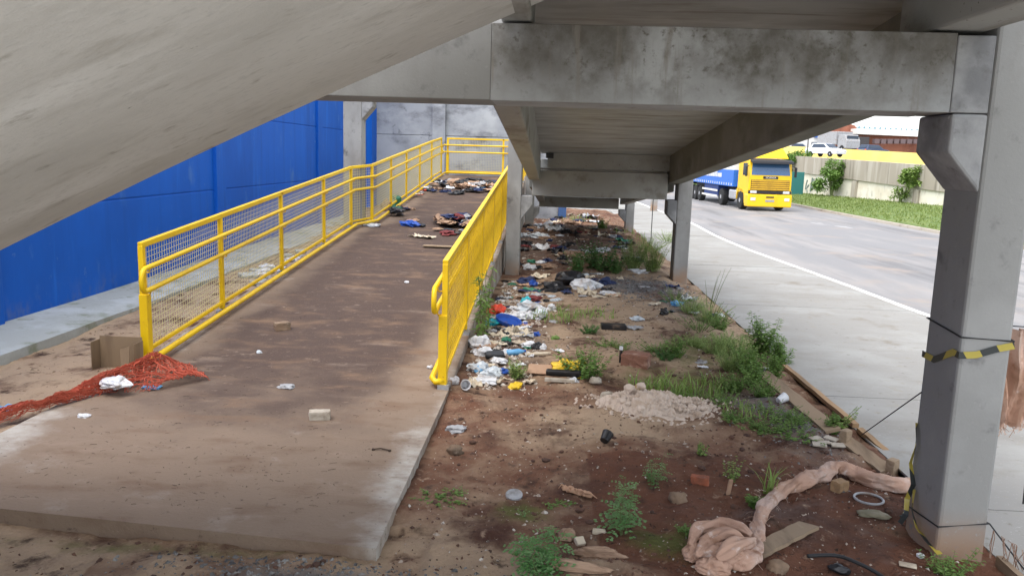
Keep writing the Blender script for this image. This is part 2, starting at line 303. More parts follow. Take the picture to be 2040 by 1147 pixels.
# pavement slabs with open joints
b = MB(); yy = -14.0; jw = .012
while yy < 60:
    y1 = yy + 2.35; e = rnd.uniform(-.003, .003)
    z0 = road_z(yy) + .1 + e; z1 = road_z(y1) + .1 + e
    b.hexa([(2.46, yy + jw, z0 - .2), (kx(yy) - .13, yy + jw, z0 - .2), (kx(y1) - .13, y1, z1 - .2), (2.46, y1, z1 - .2), (2.46, yy + jw, z0), (kx(yy) - .13, yy + jw, z0), (kx(y1) - .13, y1, z1), (2.46, y1, z1)])
    yy = y1
b.build('pavement', M['pave'])['kind'] = 'structure'
strip('pavement_bed', lambda y: 2.46, lambda y: kx(y) - .13, lambda y: road_z(y) + .085, lambda y: road_z(y) + .085, plain('joint_dirt', (.12, .1, .08), .95))
b = MB(); b.box(-9, 2.45, 31.02, 60, -.6, -.2); b.build('paved_yard', M['pave'])['kind'] = 'structure'
strip('kerb', lambda y: kx(y) - .13, kx, lambda y: road_z(y) + .108, lambda y: road_z(y) + .104, M['kerb'])
FK = lambda y: 13.75 + .0 * y
strip('road', kx, FK, road_z, road_z, M['asphalt'])
strip('road_kerb', FK, lambda y: FK(y) + .16, lambda y: road_z(y) + .1, lambda y: road_z(y) + .1, mat('old_kerb', (.46, .41, .34), [((.3, .25, .2), 2, .45, .7, 7)], .9))
b = MB()                               # worn road paint
for px, py, w, l in ((1640, 446, .22, 1.0), (1688, 453, .2, .9)):
    p = at(px, py, -.25); b.hexa([(p.x - w, p.y, road_z(p.y) - .01), (p.x + w, p.y - .3, road_z(p.y) - .01), (p.x + w, p.y + l, road_z(p.y + l) - .01), (p.x - w, p.y + l, road_z(p.y + l) - .01),
        (p.x - w, p.y, road_z(p.y) + .005), (p.x + w, p.y - .3, road_z(p.y) + .005), (p.x + w, p.y + l, road_z(p.y + l) + .005), (p.x - w, p.y + l, road_z(p.y + l) + .005)])
b.build('road_paint', mat('worn_road_paint', (.34, .335, .33), [((.22, .21, .21), 3, .4, .6, 7)], .85))['kind'] = 'structure'
def wallx(y): return 21.45 + (46.1 - y) * .302      # foot of the retaining wall
strip('grass_verge', lambda y: FK(y) + .16, lambda y: wallx(y), lambda y: road_z(y) + .12, lambda y: .0, M['verge'])
b = MB(); b.box(-600, 700, -300, 1500, -1.2, -.9); b.build('terrain', M['base'])['kind'] = 'structure'
b = MB(); rg = random.Random(5)
for _ in range(9000):
    y = rg.uniform(27, 62); xa = FK(y) + .2; xb = wallx(y) - .1; u = rg.random(); x = xa + (xb - xa) * u; z = (road_z(y) + .12) * (1 - u); h = rg.uniform(.04, .15); a = rg.uniform(0, 6.28); w = .035
    b.add([(x - w * math.cos(a), y - w * math.sin(a), z), (x + w * math.cos(a), y + w * math.sin(a), z), (x + rg.uniform(-.1, .1), y + rg.uniform(-.1, .1), z + h)], [(0, 1, 2)])
tag(b.build('verge_grass', M['verge_blade']), 'short bright grass on the verge beyond the road', 'grass', kind='stuff')

# ------------------------------------------------------------------ ramp
def rl(y): return -3.86 if y < 15 else -3.86 + .3 * sstep(15, 15.6, y)
nx = 30; Y = [3.9 + .1 * i for i in range(int((25.75 - 3.9) / .1) + 1)]; b = MB(); dirt = []; soot = []
for j, y in enumerate(Y):
    for i in range(nx + 1):
        u = i / nx; x = rl(y) + (-.86 - rl(y)) * u
        yy = y + (.30 - .31 * u) * max(0, 1 - j / 6); b.v.append((x, yy, ramp_z(y) if y > 4.3 else 0))
        e = min(x - rl(y), -.86 - x)
        dirt.append(min(1, 0.62 + .38 * sstep(.0, .35, e + .25 * fb(x, yy)) * (.72 + .28 * sstep(4.2, 6.2, y))) - .25 * G(x, y, -.86, 4.6, .16, .8) - .35 * G(x, y, -3.8, 5.2, .3, .6))
        soot.append(min(1, .95 * sstep(5.0, 8.0, y) * sstep(.05, .8, e) + .35 * G(x, y, -2.3, 5.9, 1.2, .7)))
nv = nx + 1
for j in range(len(Y) - 1):
    for i in range(nx): a = j * nv + i; b.f.append((a, a + 1, a + 1 + nv, a + nv))
top_n = len(b.v)
# sides
def skirt(idx, dq=.25, sq=.15):
    n0 = len(b.v)
    for k in idx: v = b.v[k]; b.v.append((v[0], v[1], -.3)); dirt.append(dq); soot.append(sq)
    for q in range(len(idx) - 1): b.f.append((idx[q], n0 + q, n0 + q + 1, idx[q + 1]))
skirt([j * nv + nx for j in range(len(Y))]); skirt([j * nv for j in range(len(Y))][::-1]); skirt(list(range(nx + 1)), 1.3, 1.0); skirt([(len(Y) - 1) * nv + i for i in range(nx + 1)][::-1])
o = b.build('access_ramp', M['ramp'])
for k, A_ in (('dirt', dirt), ('soot', soot)):
    A = o.data.attributes.new(k, 'FLOAT', 'POINT'); A.data.foreach_set('value', A_)
tag(o, 'long soiled concrete access ramp rising between yellow railings to the back wall', 'ramp', kind='thing')

# ------------------------------------------------------------------ blue wall and curb
bw = thing('boundary_wall', 'tall bright blue precast wall with pilasters left of the ramp', 'wall', (-5.92, 10, 0), kind='thing')
for y0, y1 in ((-4, 1.85), (2.05, 7.8), (8.2, 13.8), (14.2, 19.9), (20.3, 25.3)):
    for k in range(4): 
        b = MB(); b.box(-6.1, -5.92, y0, y1, -.1 + (0 if k == 0 else .1 + k * 1.3 + .008) , (k + 1) * 1.3 - .008); b.build('wall_panel', M['blue'], bw, bevel=.012)
    b = MB(); b.box(-6.12, -5.935, y0, y1, -.1, 5.2); b.build('wall_backing', M['blue'], bw)
for y in (1.95, 8.0, 14.0, 20.1, 25.7):
    b = MB(); b.box(-6.13, -5.86 if y < 25 else -5.8, y - .2, y + .2 + (.3 if y > 25 else 0), -.1, 5.3); b.build('pilaster', M['blue'], bw, bevel=.012)
b = MB()
for i in range(60):
    y0, y1 = -3 + i * .49, -3 + (i + 1) * .49
    def cx(y): return -5.12 + .03 * fb(y * 1.3, 2.0)
    def cz(y): return .06 + .012 * max(0, y - 10)
    b.hexa([(-5.92, y0, -.2), (cx(y0), y0, -.2), (cx(y1), y1, -.2), (-5.92, y1, -.2), (-5.92, y0, cz(y0) + .04), (cx(y0), y0, cz(y0)), (cx(y1), y1, cz(y1)), (-5.92, y1, cz(y1) + .04)])
tag(b.build('wall_footing', M['curb'], smooth=False), 'pale mossy concrete strip along the foot of the blue wall', 'kerb', kind='thing')
# back wall
fw = thing('back_wall', 'grey weathered concrete wall closing the far end of the ramp', 'wall', (-3, 26.2, 0), kind='thing')
b = MB(); b.box(-5.98, .14, 26.25, 26.38, -.2, 5.25); b.build('wall_backing', M['far_wall'], fw)
for x0, x1 in ((-5.81, -3.98), (-3.56, 0.15)):
    for k in range(4): b = MB(); b.box(x0, x1, 26.2, 26.4, (-.2 if k == 0 else k * 1.3 + .01), (k + 1) * 1.3 - .004); b.build('wall_panel', M['far_wall'], fw, bevel=.01)
b = MB(); b.box(-3.98, -3.56, 26.08, 26.42, -.2, 5.3); b.build('pilaster', M['far_wall'], fw, bevel=.012)
b = MB(); b.box(.16, .42, 26.1, 26.42, -.2, 1.1); tag(b.build('blue_post', plain('faded_blue', (.05, .11, .26), .6), bevel=.012), 'short blue square post at the end of the back wall', 'post', kind='thing')

# ------------------------------------------------------------------ footbridge frames
def column(x0, x1, y0, y1, top, cz0, cz1, cx, ctop, label, side=1, mt='corbel', foot=-.3):
    t = thing('concrete_column', label, 'column', ((x0 + x1) / 2, (y0 + y1) / 2, 0), 'columns carrying the footbridge', 'thing')
    b = MB(); b.box(x0, x1, y0, y1, foot, top); b.build('shaft', M['column'], t, bevel=.018)
    fx = x0 if cx < x0 else x1
    b = MB(); b.prism([(fx, cz0), (cx, cz1), (cx, ctop), (fx, ctop)] if cx > fx else [(fx, cz0), (fx, ctop), (cx, ctop), (cx, cz1)], 'y', y0 + .003, y1 - .003); b.build('corbel', M[mt], t, bevel=.015)
    return t
column(2.12, 2.375, 4.15, 4.53, 3.2, 1.93, 2.13, 1.945, 2.318, 'tall grey column at right wrapped in black and yellow tape')
b = MB(); b.box(1.934, 2.115, 4.155, 4.55, 2.322, 2.69); tag(b.build('grout_block', M['corbel'], bevel=.006), 'dark patchy mortar block joining the near beam to its column', 'mortar block', kind='thing')
column(2.11, 2.36, 13.9, 14.28, 2.1, .96, 1.13, 1.945, 1.375, 'second grey column, beside the pavement under the middle cross beam')
column(-.81, -.56, 13.9, 14.28, 2.6, .95, 1.22, -.36, 1.375, 'soot stained column against the right railing of the ramp')
column(2.06, 2.3, 23.0, 23.38, 1.2, .25, .45, 1.87, .62, 'farthest grey column, beyond the weeds beside the pavement')
column(-.81, -.56, 23.0, 23.38, 1.6, .25, .45, -.4, .62, 'column half hidden behind the stained one near the back wall')
column(-3.98, -3.63, 15.1, 15.45, 3.5, 2.62, 2.86, -3.42, 3.02, 'column standing in the jog of the left railing before the blue wall')
def beam(x0, x1, y0, y1, z0, z1, label, m='beam'):
    b = MB(); b.box(x0, x1, y0, y1, z0, z1); return tag(b.build('cross_beam', M[m], bevel=.004 if z0 > 2.3 and z1 < 2.8 else .012), label, 'beam', 'concrete cross beams', 'thing')
beam(-.34, 1.932, 4.158, 4.62, 2.322, 2.7, 'nearest wide cross beam with black mould, resting on the right hand column')
beam(-3.2, -.341, 4.160, 4.62, 2.324, 2.7, 'clean pale cross beam half hidden above the sloping slab', 'column')
beam(-.38, 1.93, 13.9, 14.25, 1.38, 1.82, 'middle cross beam seen below the end of the ramp deck', 'girder')
beam(-.41, 1.85, 23.0, 23.35, .63, .93, 'farthest lowest cross beam over the litter', 'girder')
beam(-3.4, -.85, 15.12, 15.42, 3.03, 3.4, 'high cross beam over the ramp beside the blue wall', 'girder')
def zb(y): return 1.66 + .0885 * (13.9 - y)
dk = thing('footbridge_deck', 'sloping concrete footbridge deck with edge girders above the littered earth', 'footbridge', (0.8, 9, 1.6), kind='thing')
b = MB(); b.slope(1.95, 2.17, 4.63, 14.26, zb(4.63), zb(4.63) + .78, zb(14.26), zb(14.26) + .78); b.build('edge_girder', M['dark_girder'], dk, bevel=.015)
b = MB(); b.slope(-.44, -.25, 4.63, 13.89, zb(4.63) - .02, zb(4.63) + .75, zb(13.89) - .02, zb(13.89) + .75); b.build('edge_girder', M['girder'], dk, bevel=.015)
b = MB(); b.slope(-.249, 1.949, 4.63, 14.26, zb(4.63) + .47, zb(4.63) + .62, zb(14.26) + .47, zb(14.26) + .62); b.build('deck_slab', M['deck'], dk)
b = MB(); b.box(-.13, 1.949, 13.95, 14.24, 1.86, 2.12); b.build('end_wall', M['girder'], dk)
b = MB(); b.box(-.16, -.03, 13.93, 13.948, 2.02, 2.11); b.build('drain_hole', M['black'], dk)
def zc(y): return 1.30 - .05 + .0885 * (14.3 - y)
d2 = thing('footbridge_deck', 'lower far span of the footbridge deck, beyond the middle cross beam', 'footbridge', (0.8, 18, 1.2), kind='thing')
b = MB(); b.slope(1.9, 2.1, 14.3, 23.3, zc(14.3) + .25, zc(14.3) + .75, zc(23.3) + .3, zc(23.3) + .8); b.build('edge_girder', M['girder'], d2, bevel=.015)
b = MB(); b.slope(-.44, -.25, 14.3, 23.3, zc(14.3) + .25, zc(14.3) + .75, zc(23.3) + .3, zc(23.3) + .8); b.build('edge_girder', M['girder'], d2, bevel=.015)
b = MB(); b.slope(-.249, 1.899, 14.3, 23.3, zc(14.3) + .6, zc(14.3) + .75, zc(23.3) + .7, zc(23.3) + .8); b.build('deck_slab', M['deck'], d2)
ld = thing('stair_landing', 'dark landing slab overhead with an edge girder over the near column', 'landing', (0.9, 3, 2.8), kind='thing')
b = MB(); b.box(-.14, 1.83, 1.0, 4.625, 3.0, 3.15); b.build('landing_slab', M['deck'], ld)
b = MB(); b.box(1.831, 2.09, .9, 4.625, 2.715, 3.3); b.build('edge_girder', M['girder'], ld, bevel=.015)
b = MB(); b.box(-.3, -.141, 1.0, 4.625, 2.715, 3.3); b.build('edge_girder', M['girder'], ld, bevel=.015)
# the stair flight whose underside fills the upper left
b = MB(); SL = .468
def sz(x): return 2.81 + SL * x
xs = [.12, -.5, -1, -1.5, -2, -2.5, -3, -4, -5, -5.85]; pr = []
for x in xs: pr.append((x, sz(x) + (.03 * math.sin((x + 3) / 3 * 3.14) if x > -3 else 0)))
prof = pr + [(x, z + .26) for x, z in reversed(pr)]
b.prism(prof, 'y', 1.1, 3.97)
o = b.build('stair_flight', M['soffit'], bevel=.012); tag(o, 'big pale sloping concrete slab overhead, the underside of a stair flight', 'stair flight', kind='thing')
b = MB(); x = .1; z = sz(.1) + .262
while x > -5.5:
    b.box(x - .3, x, 1.12, 3.95, z - .14, z + .0); x -= .3; z -= .3 * SL
b.build('steps', M['soffit'], o)
for y0 in (1.2,):
    pass

# ------------------------------------------------------------------ yellow railings
H = 1.12
def railing(label, pts, side, loop_at=0, upto=None):
    """pts: post feet; side: +1 when the walkway lies towards +X (handrails on that side)"""
    t = thing('ramp_railing', label, 'railing', pts[0], 'yellow railings of the ramp', 'thing')
    P = [Vector(p) for p in pts]
    def off(i):
        a = P[max(i - 1, 0)]; c = P[min(i + 1, len(P) - 1)]; d = (c - a); d.z = 0; d.normalize(); n = Vector((d.y, -d.x, 0)); return n * side
    for i, p in enumerate(P):
        d = (P[min(i + 1, len(P) - 1)] - P[max(i - 1, 0)]); d.z = 0; d.normalize(); a = math.atan2(d.y, d.x); Mz = Matrix.Rotation(a, 3, 'Z')
        b = MB(); b.obox(p + Vector((0, 0, H / 2)), .058, .05, H - .06, Mz)
        if i == 0: b.obox(p + Vector((0, 0, .32)) + off(0) * .012, .085, .078, .64, Mz)
        po = b.build('post', M['yellow'], t, bevel=.006)
        b = MB(); b.obox(p + Vector((0, 0, -.005)), .13, .1, .05, Mz); b.build('foot_plate', M['zinc'], po)
    def line(h, o, r, ext=0, name='handrail', square=False):
        b = MB(); pp = [p + Vector((0, 0, h)) + off(i) * o for i, p in enumerate(P)]
        if square:
            for a, c in zip(pp, pp[1:]):
                d = c - a; Mq = d.to_track_quat('X', 'Z').to_matrix(); b.obox((a + c) / 2, d.length + .05, r[0], r[1], Mq)
            return b.build(name, M['yellow'], t, bevel=.005)
        return pp
    line(H - .02, 0, (.05, .05), name='top_rail', square=True); line(.10, 0, (.035, .035), name='panel_rail', square=True)
    up = line(.90, .075, 0); lo = line(.69, .075, 0)
    # handrail pair joined by a rounded return at the lower end
    d = (P[1] - P[0]).normalized(); s0 = -.10
    ret = [up[0] + d * s0]
    for k in range(1, 8):
        a = math.pi * k / 8; ret.append(Vector((up[0] + d * s0) * (1 + math.cos(a)) / 2 + (lo[0] + d * s0) * (1 - math.cos(a)) / 2) - d * .07 * math.sin(a))
    path = list(reversed(up)) + ret + [lo[0] + d * s0] + lo
    b = MB(); b.tube(path, .024, 8); b.build('handrail', M['yellow'], t, smooth=True)
    for i, p in enumerate(P):
        for h in (.90, .69):
            b = MB(); b.tube([p + Vector((0, 0, h - .05)), p + Vector((0, 0, h - .055)) + off(i) * .06, p + Vector((0, 0, h - .01)) + off(i) * .075], .008, 5)
            b.build('handrail_bracket', M['yellow'], t)
    g = [p + Vector((0, 0, .055)) + off(i) * .11 for i, p in enumerate(P)]
    b = MB(); b.tube([P[0] + Vector((0, 0, .055)) - d * .02, P[0] + Vector((0, 0, .05)) - d * .05 + off(0) * .07] + [g[0] + d * .03] + g[1:], .028, 8); b.build('kick_rail', M['yellow'], t, smooth=True)
    for i in range(len(P) - 1):            # welded wire panels
        a, c = P[i], P[i + 1]; dd = c - a; L = math.hypot(dd.x, dd.y); n = max(2, int(L / .05)); b = MB(); w = .0019 if side > 0 else .0022
        o_ = off(i) * -.008; u = Vector((dd.x, dd.y, 0)).normalized()
        for k in range(1, n):
            q = a + dd * (k / n) + o_; b.hexa([q + u * s + Vector((0, 0, z)) + off(i) * e for z in (.11, H - .05) for s, e in ((-w, -w), (w, -w), (w, w), (-w, w))])
        for k in range(1, 20):
            h = .11 + k * .05
            if h > H - .05: break
            p0 = a + o_ + Vector((0, 0, h)); p1 = c + o_ + Vector((0, 0, h))
            b.hexa([p0 + Vector((0, 0, -w)) - off(i) * w, p1 + Vector((0, 0, -w)) - off(i) * w, p1 + Vector((0, 0, -w)) + off(i) * w, p0 + Vector((0, 0, -w)) + off(i) * w,
                    p0 + Vector((0, 0, w)) - off(i) * w, p1 + Vector((0, 0, w)) - off(i) * w, p1 + Vector((0, 0, w)) + off(i) * w, p0 + Vector((0, 0, w)) + off(i) * w])
        b.build('mesh_panel', M['wire'] if side > 0 else M['wire_yellow_lit'], t)
    return t
def rp(x, y): return (x, y, ramp_z(y) + .02)
railing('long yellow mesh railing on the blue wall side of the ramp', [rp(-3.77, y) for y in (7.16, 8.92, 10.97, 13.06, 14.85)] + [rp(-3.5, y) for y in (15.4, 17.2, 19.0, 20.9, 22.9, 24.85)], 1)
railing('short level yellow railing across the top landing of the ramp', [(-3.36, 25.3, 1.41), (-1.62, 25.3, 1.41), (-.95, 25.3, 1.41)], 1)
railing('yellow mesh railing on the littered earth side of the ramp', [rp(-.91, y) for y in (6.85, 8.5, 10.3, 12.1, 13.9, 15.8, 17.7, 19.6, 21.5, 23.4, 25.2)], -1)

# ------------------------------------------------------------------ far side of the road: retaining wall, upper street, buildings
def wl(y, z=0, back=0): return (wallx(y) + back * .957, y + back * .289, z)
rw = thing('retaining_wall', 'streaked grey and whitewashed retaining wall with a ledge beyond the road', 'wall', wl(46), kind='thing')
def topz(y): return 2.22 + .033 * (y - 48)
def ledz(y): return .77 + .052 * (y - 46)
b = MB(); y0, y1 = 30, 70
b.hexa([wl(y0, -.4), wl(y0, -.4, .5), wl(y1, -.4, .5), wl(y1, -.4), wl(y0, ledz(y0)), wl(y0, ledz(y0), .5), wl(y1, ledz(y1), .5), wl(y1, ledz(y1))])
M['lower_wall'] = mat('flaking_whitewash', (.66, .60, .48), [((.74, .70, .6), .7, .4, .6, 7), ((.38, .29, .22), 1.2, .55, .74, 8, (1, 1, .6)), ((.25, .22, .18), 1.9, .6, .78, 8, (1, 1, .4))], .9)
M['upper_wall'] = mat('streaked_grey_concrete', (.34, .30, .245), [((.44, .40, .34), 1.2, .45, .65, 7, (1.2, 1.2, .12)), ((.19, .165, .13), 1.7, .52, .72, 8, (1.4, 1.4, .1))], .9)
b.build('whitewashed_base', M['lower_wall'], rw)
b = MB(); b.hexa([wl(y0, ledz(y0) + .01, -.12), wl(y0, ledz(y0) + .01, .5), wl(y1, ledz(y1) + .01, .5), wl(y1, ledz(y1) + .01, -.12), wl(y0, topz(y0), -.12), wl(y0, topz(y0), .5), wl(y1, topz(y1), .5), wl(y1, topz(y1), -.12)])
b.build('upper_band', M['upper_wall'], rw)
for y in (43.2, 47.6, 52.9):
    b = MB(); b.hexa([wl(y, -.3, -.2), wl(y, -.3, -.01), wl(y + .35, -.3, -.01), wl(y + .35, -.3, -.2), wl(y, ledz(y) - .05, -.2), wl(y, ledz(y) - .05, -.01), wl(y + .35, ledz(y) - .05, -.01), wl(y + .35, ledz(y) - .05, -.2)]); b.build('buttress', M['upper_wall'], rw)
# spray painted figure on the base
b = MB(); g = random.Random(3)
for k in range(6):
    yy = 58.3 - .28 * k + g.uniform(-.1, .1); z0 = .1 + g.uniform(0, .35); p0 = Vector(wl(yy, z0, -.02)); p1 = Vector(wl(yy - .12, z0 + g.uniform(.5, .95), -.02)); b.tube([p0, (p0 + p1) / 2 + Vector((0, g.uniform(-.25, .25), 0)), p1], .05, 5)
b.build('sprayed_scrawl', plain('sprayed_teal_paint', (.16, .22, .2), .8), rw)
b = MB(); YS = [30 + 4 * k for k in range(15)]
for q0, q1 in zip(YS, YS[1:]): b.add([wl(q0, topz(q0) - .07, .3), wl(q0, topz(q0) - .55, 15), wl(q1, topz(q1) - .55, 15), wl(q1, topz(q1) - .07, .3)], [(0, 1, 2, 3)])
b.add([(-120, 90, 2.0), (-120, 230, 2.0), (260, 230, 2.0), (260, 20, 2.0), wl(30, 1.5, 15), wl(86, 2.0, 15)], [(0, 1, 2, 3, 4, 5)])
tag(b.build('upper_street', mat('upper_street_paving', (.3, .29, .27), [((.2, .2, .2), .2, .4, .6, 5)], .9)), 'upper street')['kind'] = 'structure'
b = MB(); yt = []
for q in YS:
    v = Vector(wl(q, 2.3, 14)); c = v - CP; pxx = 1020 + 1600 * c.dot(r_) / c.dot(f_); yt.append((v, atY(pxx, 293 + (pxx - 1600) * .0533, v.y).z))
for (v0, z0), (v1, z1) in zip(yt, yt[1:]): b.hexa([(v0.x, v0.y, 1.4), (v0.x + .3, v0.y, 1.4), (v1.x + .3, v1.y, 1.4), (v1.x, v1.y, 1.4), (v0.x, v0.y, z0), (v0.x + .3, v0.y, z0), (v1.x + .3, v1.y, z1), (v1.x, v1.y, z1)])
tag(b.build('yellow_wall', mat('pale_yellow', (.86, .66, .2), [((.8, .6, .17), .5, .45, .65, 6)], .8)), 'long low bright yellow wall along the upper street behind the white car', 'wall', kind='thing')  # base yellow paled so the wall comes out bright
M['dull_window'] = plain('dull_window', (.13, .09, .09), .5)
# brick coloured warehouse
bt = thing('warehouse', 'rust red warehouse with a white roof edge beyond the upper street', 'building', atY(1740, 300, 130), kind='thing')
A = atY(1652, 300, 132); B = atY(1960, 305, 124); zt = atY(1740, 262, 130).z
rust = mat('rust_red_cladding', (.30, .12, .075), [((.22, .085, .055), .6, .45, .65, 6, (1, 1, .3)), ((.38, .18, .12), .9, .55, .7, 6)], .85)
b = MB(); b.hexa([(A.x, A.y, 2), (B.x, B.y, 2), (B.x, B.y + 20, 2), (A.x, A.y + 20, 2), (A.x, A.y, zt), (B.x, B.y, zt - .4), (B.x, B.y + 20, zt - .4), (A.x, A.y + 20, zt)]); b.build('wall', rust, bt)
b = MB(); b.prism([(A.x - .2, zt - .2), (A.x - .2, zt + 1.9), (A.x + 3.5, zt + .9), (A.x + 4.5, zt - .2)], 'y', A.y - .3, A.y - .05); b.build('gable_panel', rust, bt)
b = MB(); p = atY(1702, 266, 130); b.hexa([(p.x, p.y - 1.2, zt - .5), (B.x, B.y - .6, zt - 1.0), (B.x, B.y + 19, zt - 1), (p.x, p.y + 19, zt - .5), (p.x, p.y - 1.2, zt + .35), (B.x, B.y - .6, zt - .05), (B.x, B.y + 19, zt - .05), (p.x, p.y + 19, zt + .35)]); b.build('roof_edge', M['cream_paint'], bt)
b = MB(); p0 = atY(1692, 297, 126.5); p1 = atY(1732, 273, 126.5); b.box(p0.x, p1.x, 126.4, 132, 2.5, p1.z); b.build('doorway', plain('shaded_doorway', (.06, .055, .055), .9), bt)
for k in range(7):
    p = atY(1745 + 13 * k, 292, 125); q = atY(1745 + 13 * k, 274, 125); b = MB(); b.box(p.x, p.x + .7, 125.6, 126.6, q.z - .9, q.z - .2); b.build('window', M['dull_window'], bt)
ft = thing('rooftop_fence', 'thin pale blue rooftop railing on the warehouse roof', 'railing', atY(1760, 256, 140), kind='thing')
b = MB()
for k in range(15): p = atY(1690 + 10.5 * k, 262 + .55 * k, 140); b.box(p.x - .1, p.x + .1, 140, 140.2, p.z - 1.2, p.z + .95)
b.tube([atY(1688, 254, 140), atY(1850, 263, 140)], .1, 4); b.tube([atY(1688, 258, 140), atY(1850, 267, 140)], .1, 4); b.build('pickets', plain('pale_blue_steel', (.12, .25, .30), .6), ft)
# white shop with a blue sign
st = thing('shop_building', 'white shop building with a blue sign left of the rust red warehouse', 'building', atY(1625, 300, 120), kind='thing')
p0 = atY(1585, 300, 120); p1 = atY(1653, 271, 120); b = MB(); b.box(p0.x, p1.x, 120, 132, 2.5, p1.z); b.build('wall', M['cream_paint'], st)
p0 = atY(1622, 274, 119.7); p1 = atY(1652, 256, 119.7); b = MB(); b.box(p0.x, p1.x, 119.6, 119.95, p0.z, p1.z); sg = b.build('sign', plain('sign_blue', (.03, .14, .5), .5), st)
b = MB()
for k in range(2): q = atY(1634, 262 + 6 * k, 119.5); b.box(q.x, q.x + .95, 119.55, 119.59, q.z - .16, q.z + .16)
b.build('sign_lettering', M['cream_paint'], sg)
for k in range(3):
    p = atY(1616 + 14 * k, 290, 119.9); b = MB(); b.box(p.x, p.x + .75, 119.8, 119.99, p.z - .6, p.z + .5); b.build('window', plain('grey_pane', (.2, .21, .23), .3), st)
p = atY(1609, 312, 66); q = atY(1609, 272, 66); b = MB(); b.tube([(p.x, p.y, 1.9), (q.x, q.y, q.z + 1.5)], .05, 6); tag(b.build('lamp_pole', plain('dark_pole', (.07, .07, .08), .6)), 'thin dark pole on the upper street left of the white car', 'pole', kind='thing')

# ------------------------------------------------------------------ vehicles
M['glass'] = plain('dark_glass', (.03, .045, .07), .12, spec=.6)
M['tyre'] = plain('tyre_rubber', (.02, .02, .02), .85)
M['rim'] = plain('silver_rim', (.5, .5, .52), .4, metal=.6)
M['lens'] = plain('pale_lens', (.62, .64, .66), .2)
def wheel(t, x, y, r, w, name='wheel'):
    Mx = Matrix.Translation((x, y, r)) @ Matrix.Rotation(R(90), 4, 'Y')
    b = MB(); b.lathe([(r * .6, -w / 2), (r * .93, -w / 2), (r, -w * .36), (r, w * .36), (r * .93, w / 2), (r * .6, w / 2)], 20, Mx); o = b.build(name, M['tyre'], t, local=True)
    b = MB(); s_ = -1 if x < 0 else 1; b.lathe([(r * .585, s_ * w * .3), (r * .585, s_ * w * .46), (r * .4, s_ * w * .38), (r * .22, s_ * w * .52), (.02, s_ * w * .52)], 14, Mx); b.build('rim', M['rim'], o, local=True)
def sedan(label, paint, loc, rz, sc_, wagon=False):
    t = thing('parked_car', label, 'car', loc, 'cars on the upper street', 'thing', rz); t.scale = (sc_,) * 3
    b = MB(); pr = [(-2.1, .35), (2.1, .3), (2.15, .62), (2.0, .8), (1.0, .92), (-1.9, .95), (-2.1, .85)]; b.prism(pr, 'x', -.82, .82); b.build('body', paint, t, bevel=.06, local=True)
    b = MB(); ru = -1.95 if wagon else -1.6
    b.hexa([(-.76, ru, .93), (.76, ru, .93), (.76, 1.15, .9), (-.76, 1.15, .9), (-.62, ru + .35, 1.42), (.62, ru + .35, 1.42), (.62, .35, 1.42), (-.62, .35, 1.42)]); cb = b.build('cabin', paint, t, bevel=.05, local=True)
    b = MB(); b.add([(-.66, 1.07, .97), (.66, 1.07, .97), (.56, .45, 1.37), (-.56, .45, 1.37)], [(0, 1, 2, 3)]); o = b.build('windscreen', M['glass'], t, local=True); o.location = (0, .02, .02)
    for s_ in (-1, 1):
        b = MB(); b.add([(s_ * .765, .8, .98), (s_ * .765, ru + .35, .98), (s_ * .65, ru + .5, 1.36), (s_ * .65, .35, 1.36)], [(0, 1, 2, 3)]); o = b.build('side_window', M['glass'], t, local=True); o.location = (s_ * .012, 0, 0)
        b = MB(); b.box(s_ * .6 - .16, s_ * .6 + .16, 2.1, 2.17, .6, .74); b.build('headlight', M['lens'], t, local=True)
        b = MB(); b.box(s_ * .66 - .1, s_ * .66 + .1, -2.13, -2.06, .62, .85); b.build('tail_light', M['red_p'], t, local=True)
    b = MB(); b.add([(-.6, ru + .03, 1.0), (.6, ru + .03, 1.0), (.52, ru + .3, 1.36), (-.52, ru + .3, 1.36)], [(3, 2, 1, 0)]); o = b.build('rear_window', M['glass'], t, local=True); o.location = (0, -.03, .02)
    for x in (-.74, .74):
        for y in (-1.3, 1.35): wheel(t, x, y, .3, .2)
    return t
p = atY(1643, 312.5, 74); sedan('white car parked on the upper street before the yellow wall', plain('car_white', (.7, .72, .74), .3), (p.x, p.y, p.z), R(-150), .82)
p = atY(1738, 309, 100); sedan('dark blue estate car showing above the yellow wall', plain('car_navy', (.05, .07, .13), .3), (p.x, p.y, p.z - .1), R(-62), .9, True)
p = atY(1588, 302, 100); sedan('pale car roof at far left of the yellow wall', plain('car_silver', (.5, .52, .55), .3), (p.x, p.y, p.z - .3), R(-80), .9)
vt = thing('box_truck', 'white box lorry parked in front of the rust red warehouse', 'lorry', (0, 0, 0), kind='thing'); p = atY(1676, 299, 112); vt.location = (p.x, p.y, p.z - .3); vt.rotation_euler.z = R(20)
b = MB(); b.box(-1.3, 1.3, -.4, 3.5, 1.0, 2.7); b.build('box_body', M['grey'], vt, bevel=.05, local=True)
b = MB(); b.prism([(-2.2, .5), (-.5, .5), (-.5, 2.3), (-1.7, 2.3), (-2.2, 1.5)], 'x', -1.1, 1.1); b.build('cab', M['grey'], vt, bevel=.06, local=True)
b = MB(); b.box(-.9, .9, -2.06, -2.0, 1.5, 2.15); b.build('windscreen', M['glass'], vt, local=True)
for x in (-1, 1):
    for y in (-1.4, 2.4): wheel(vt, x, y, .45, .3)

